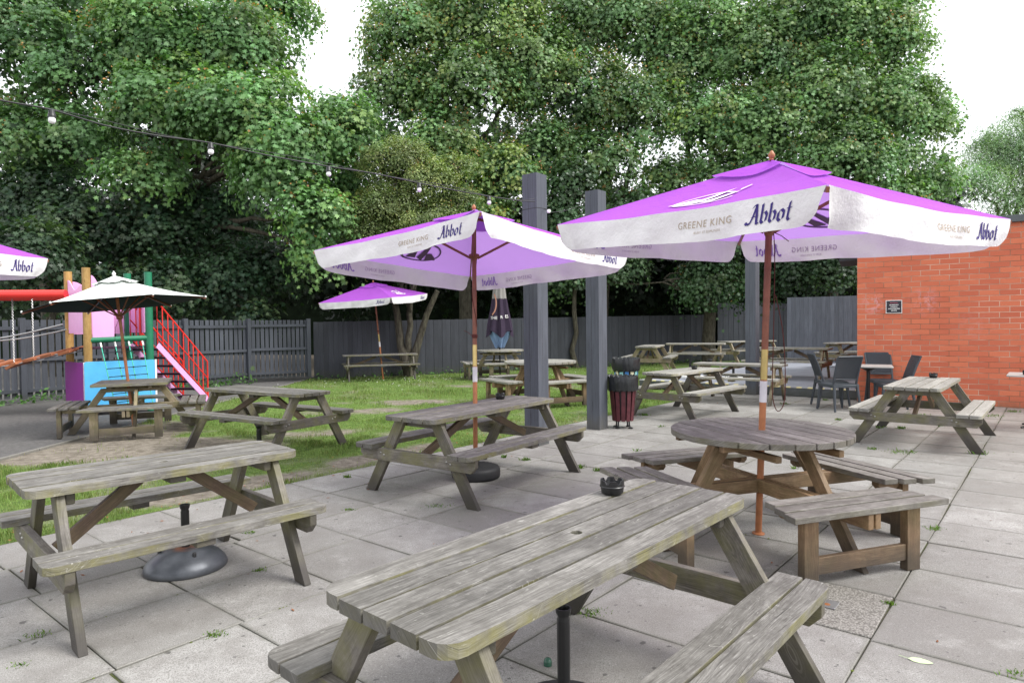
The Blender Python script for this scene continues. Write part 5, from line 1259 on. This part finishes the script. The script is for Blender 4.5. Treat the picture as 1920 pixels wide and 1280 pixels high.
tree('small hawthorn with yellowish green foliage and forked trunk in front of the fence', 768, 20.8,
     [lobe(740, 300, 20.3, 70, .6), lobe(800, 340, 20.2, 70, .5), lobe(720, 390, 20, 75, .5), lobe(800, 410, 20, 70, .5), lobe(690, 430, 20, 55, .5), lobe(750, 470, 20.2, 80, .4), lobe(850, 310, 20.5, 40, .5), lobe(860, 370, 20.5, 38, .5)], 420, 70, .095, (.16, .20, .045), .11, (770, 560, 20.8), name='hawthorn_tree', tmpl=OVAL, clump_r=.36, seeds=.14, hue=.14, seedcol=(.32, .16, .05))
# second stem of the hawthorn
hw = [o for o in col.objects if o.name.startswith('hawthorn_tree')][0]
m = MB(); b0 = hw.location
m.tube([Vector((0, 0, 0)), at(752, 650, 20.8)-b0, at(745, 590, 20.8)-b0, at(735, 540, 20.7)-b0], [.20, .13, .11, .09], 12)
m.tube([Vector((.02, 0, .3)), at(782, 650, 20.8)-b0, at(800, 590, 20.8)-b0, at(820, 545, 20.7)-b0], [.17, .12, .095, .08], 12); m.build('stem', M['bark'], hw)
GT = 'shrubs along the back fence'  # leaf colours here are darkened to hold the shade under the tall crowns
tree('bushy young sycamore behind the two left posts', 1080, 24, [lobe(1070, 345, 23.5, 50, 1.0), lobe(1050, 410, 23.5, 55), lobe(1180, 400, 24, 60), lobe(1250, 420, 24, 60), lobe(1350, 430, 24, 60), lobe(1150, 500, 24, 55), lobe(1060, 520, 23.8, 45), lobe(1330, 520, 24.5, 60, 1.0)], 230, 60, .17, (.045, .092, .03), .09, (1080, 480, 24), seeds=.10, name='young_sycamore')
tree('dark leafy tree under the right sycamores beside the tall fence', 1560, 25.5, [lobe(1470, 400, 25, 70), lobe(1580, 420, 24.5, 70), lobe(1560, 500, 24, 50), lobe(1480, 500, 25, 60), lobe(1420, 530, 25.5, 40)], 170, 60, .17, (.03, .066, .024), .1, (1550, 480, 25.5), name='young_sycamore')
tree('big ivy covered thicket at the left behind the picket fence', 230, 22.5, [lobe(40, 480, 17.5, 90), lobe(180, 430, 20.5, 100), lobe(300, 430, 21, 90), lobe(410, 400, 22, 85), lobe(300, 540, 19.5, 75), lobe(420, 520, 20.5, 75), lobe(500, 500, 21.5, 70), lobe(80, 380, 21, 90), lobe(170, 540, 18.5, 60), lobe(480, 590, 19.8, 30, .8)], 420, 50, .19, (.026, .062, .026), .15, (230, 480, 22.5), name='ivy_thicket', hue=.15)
# willow far right
GT = 'trees beyond the brick building'
tree('pale hazy willow beyond the brick building at the right', 1900, 34, [lobe(1880, 300, 34, 75), lobe(1930, 270, 34, 80), lobe(1830, 350, 33, 55), lobe(1910, 370, 33, 60), lobe(1990, 330, 34, 80), lobe(1915, 215, 35, 28), lobe(1850, 270, 35, 38)], 430, 70, .22, (.17, .27, .11), .2, (1900, 420, 34), name='willow_tree', tmpl=SLIM, clump_r=.8, drop_=.9, hue=.1)
# far row: blocks the horizon behind everything
tag_far = bpy.data.objects.new('far_woodland', None); col.objects.link(tag_far); tag(tag_far, 'deep shaded woodland filling the gap behind the fence and tree trunks', 'woodland', kind='stuff')
lob = []
for k in range(19):
    px = -60+k*98; Y = 30+2*math.sin(k*1.7)
    lob.append(lobe(px, 500+18*math.sin(k*2.1), Y, 95, 1.0)); 
    lob.append(lobe(px+30, 400+22*math.sin(k*1.3), Y+1.5, 85, .9))
    if k < 8 or 8 < k < 12: lob.append(lobe(px+10, 280, Y+2, 80, .9))
o, _ = crown(lob, 760, 46, .34, (.014, .032, .013), 'foliage', tag_far, inner=.9, inner_shade=.7, clump_r=.9)  # near-black leaf colour carries the deep shade
m = MB(); m.grid(lambda s, w_: Vector((-34+84*s, 37+4*math.sin(s*9), -.1+w_*(6.0+.5*math.sin(s*40)+.3*math.sin(s*97)))), 120, 3); m.build('shade_backdrop', plain('shade_backdrop', (.010, .016, .009), .95, .05, var=.6, scale=2, bump=1.0, bscale=3), tag_far)  # dark sheet added behind the wood, its colour stands for deep shade
# undergrowth at the foot of the picket fence
P = []; 
for k in range(900):
    s_ = random.uniform(.0, 1.0); q = pA.lerp(pB, s_); nn = Vector((dd.y, -dd.x)); r_ = abs(random.gauss(0, .18)); P.append((q.x+nn.x*(.1+r_), q.y+nn.y*(.1+r_), abs(random.gauss(0, .12))*(1-.0)))
for k in range(500):
    s_ = random.uniform(0, 1); q = s0.lerp(s1, s_); P.append((q.x+random.gauss(.1, .06), q.y-abs(random.gauss(.1, .12)), abs(random.gauss(0, .08))))
P = np.array(P); ug = bpy.data.objects.new('undergrowth', None); col.objects.link(ug); tag(ug, 'low leafy weeds growing along the foot of the fences', 'undergrowth', kind='stuff')
leaves('weed_leaves', P, rng.normal(size=(len(P), 3))*.5+np.array([0, -.3, 1]), rng.uniform(.05, .12, len(P)), np.array([.06, .14, .03])*rng.uniform(.5, 1.6, (len(P), 1)), OVAL, ug)
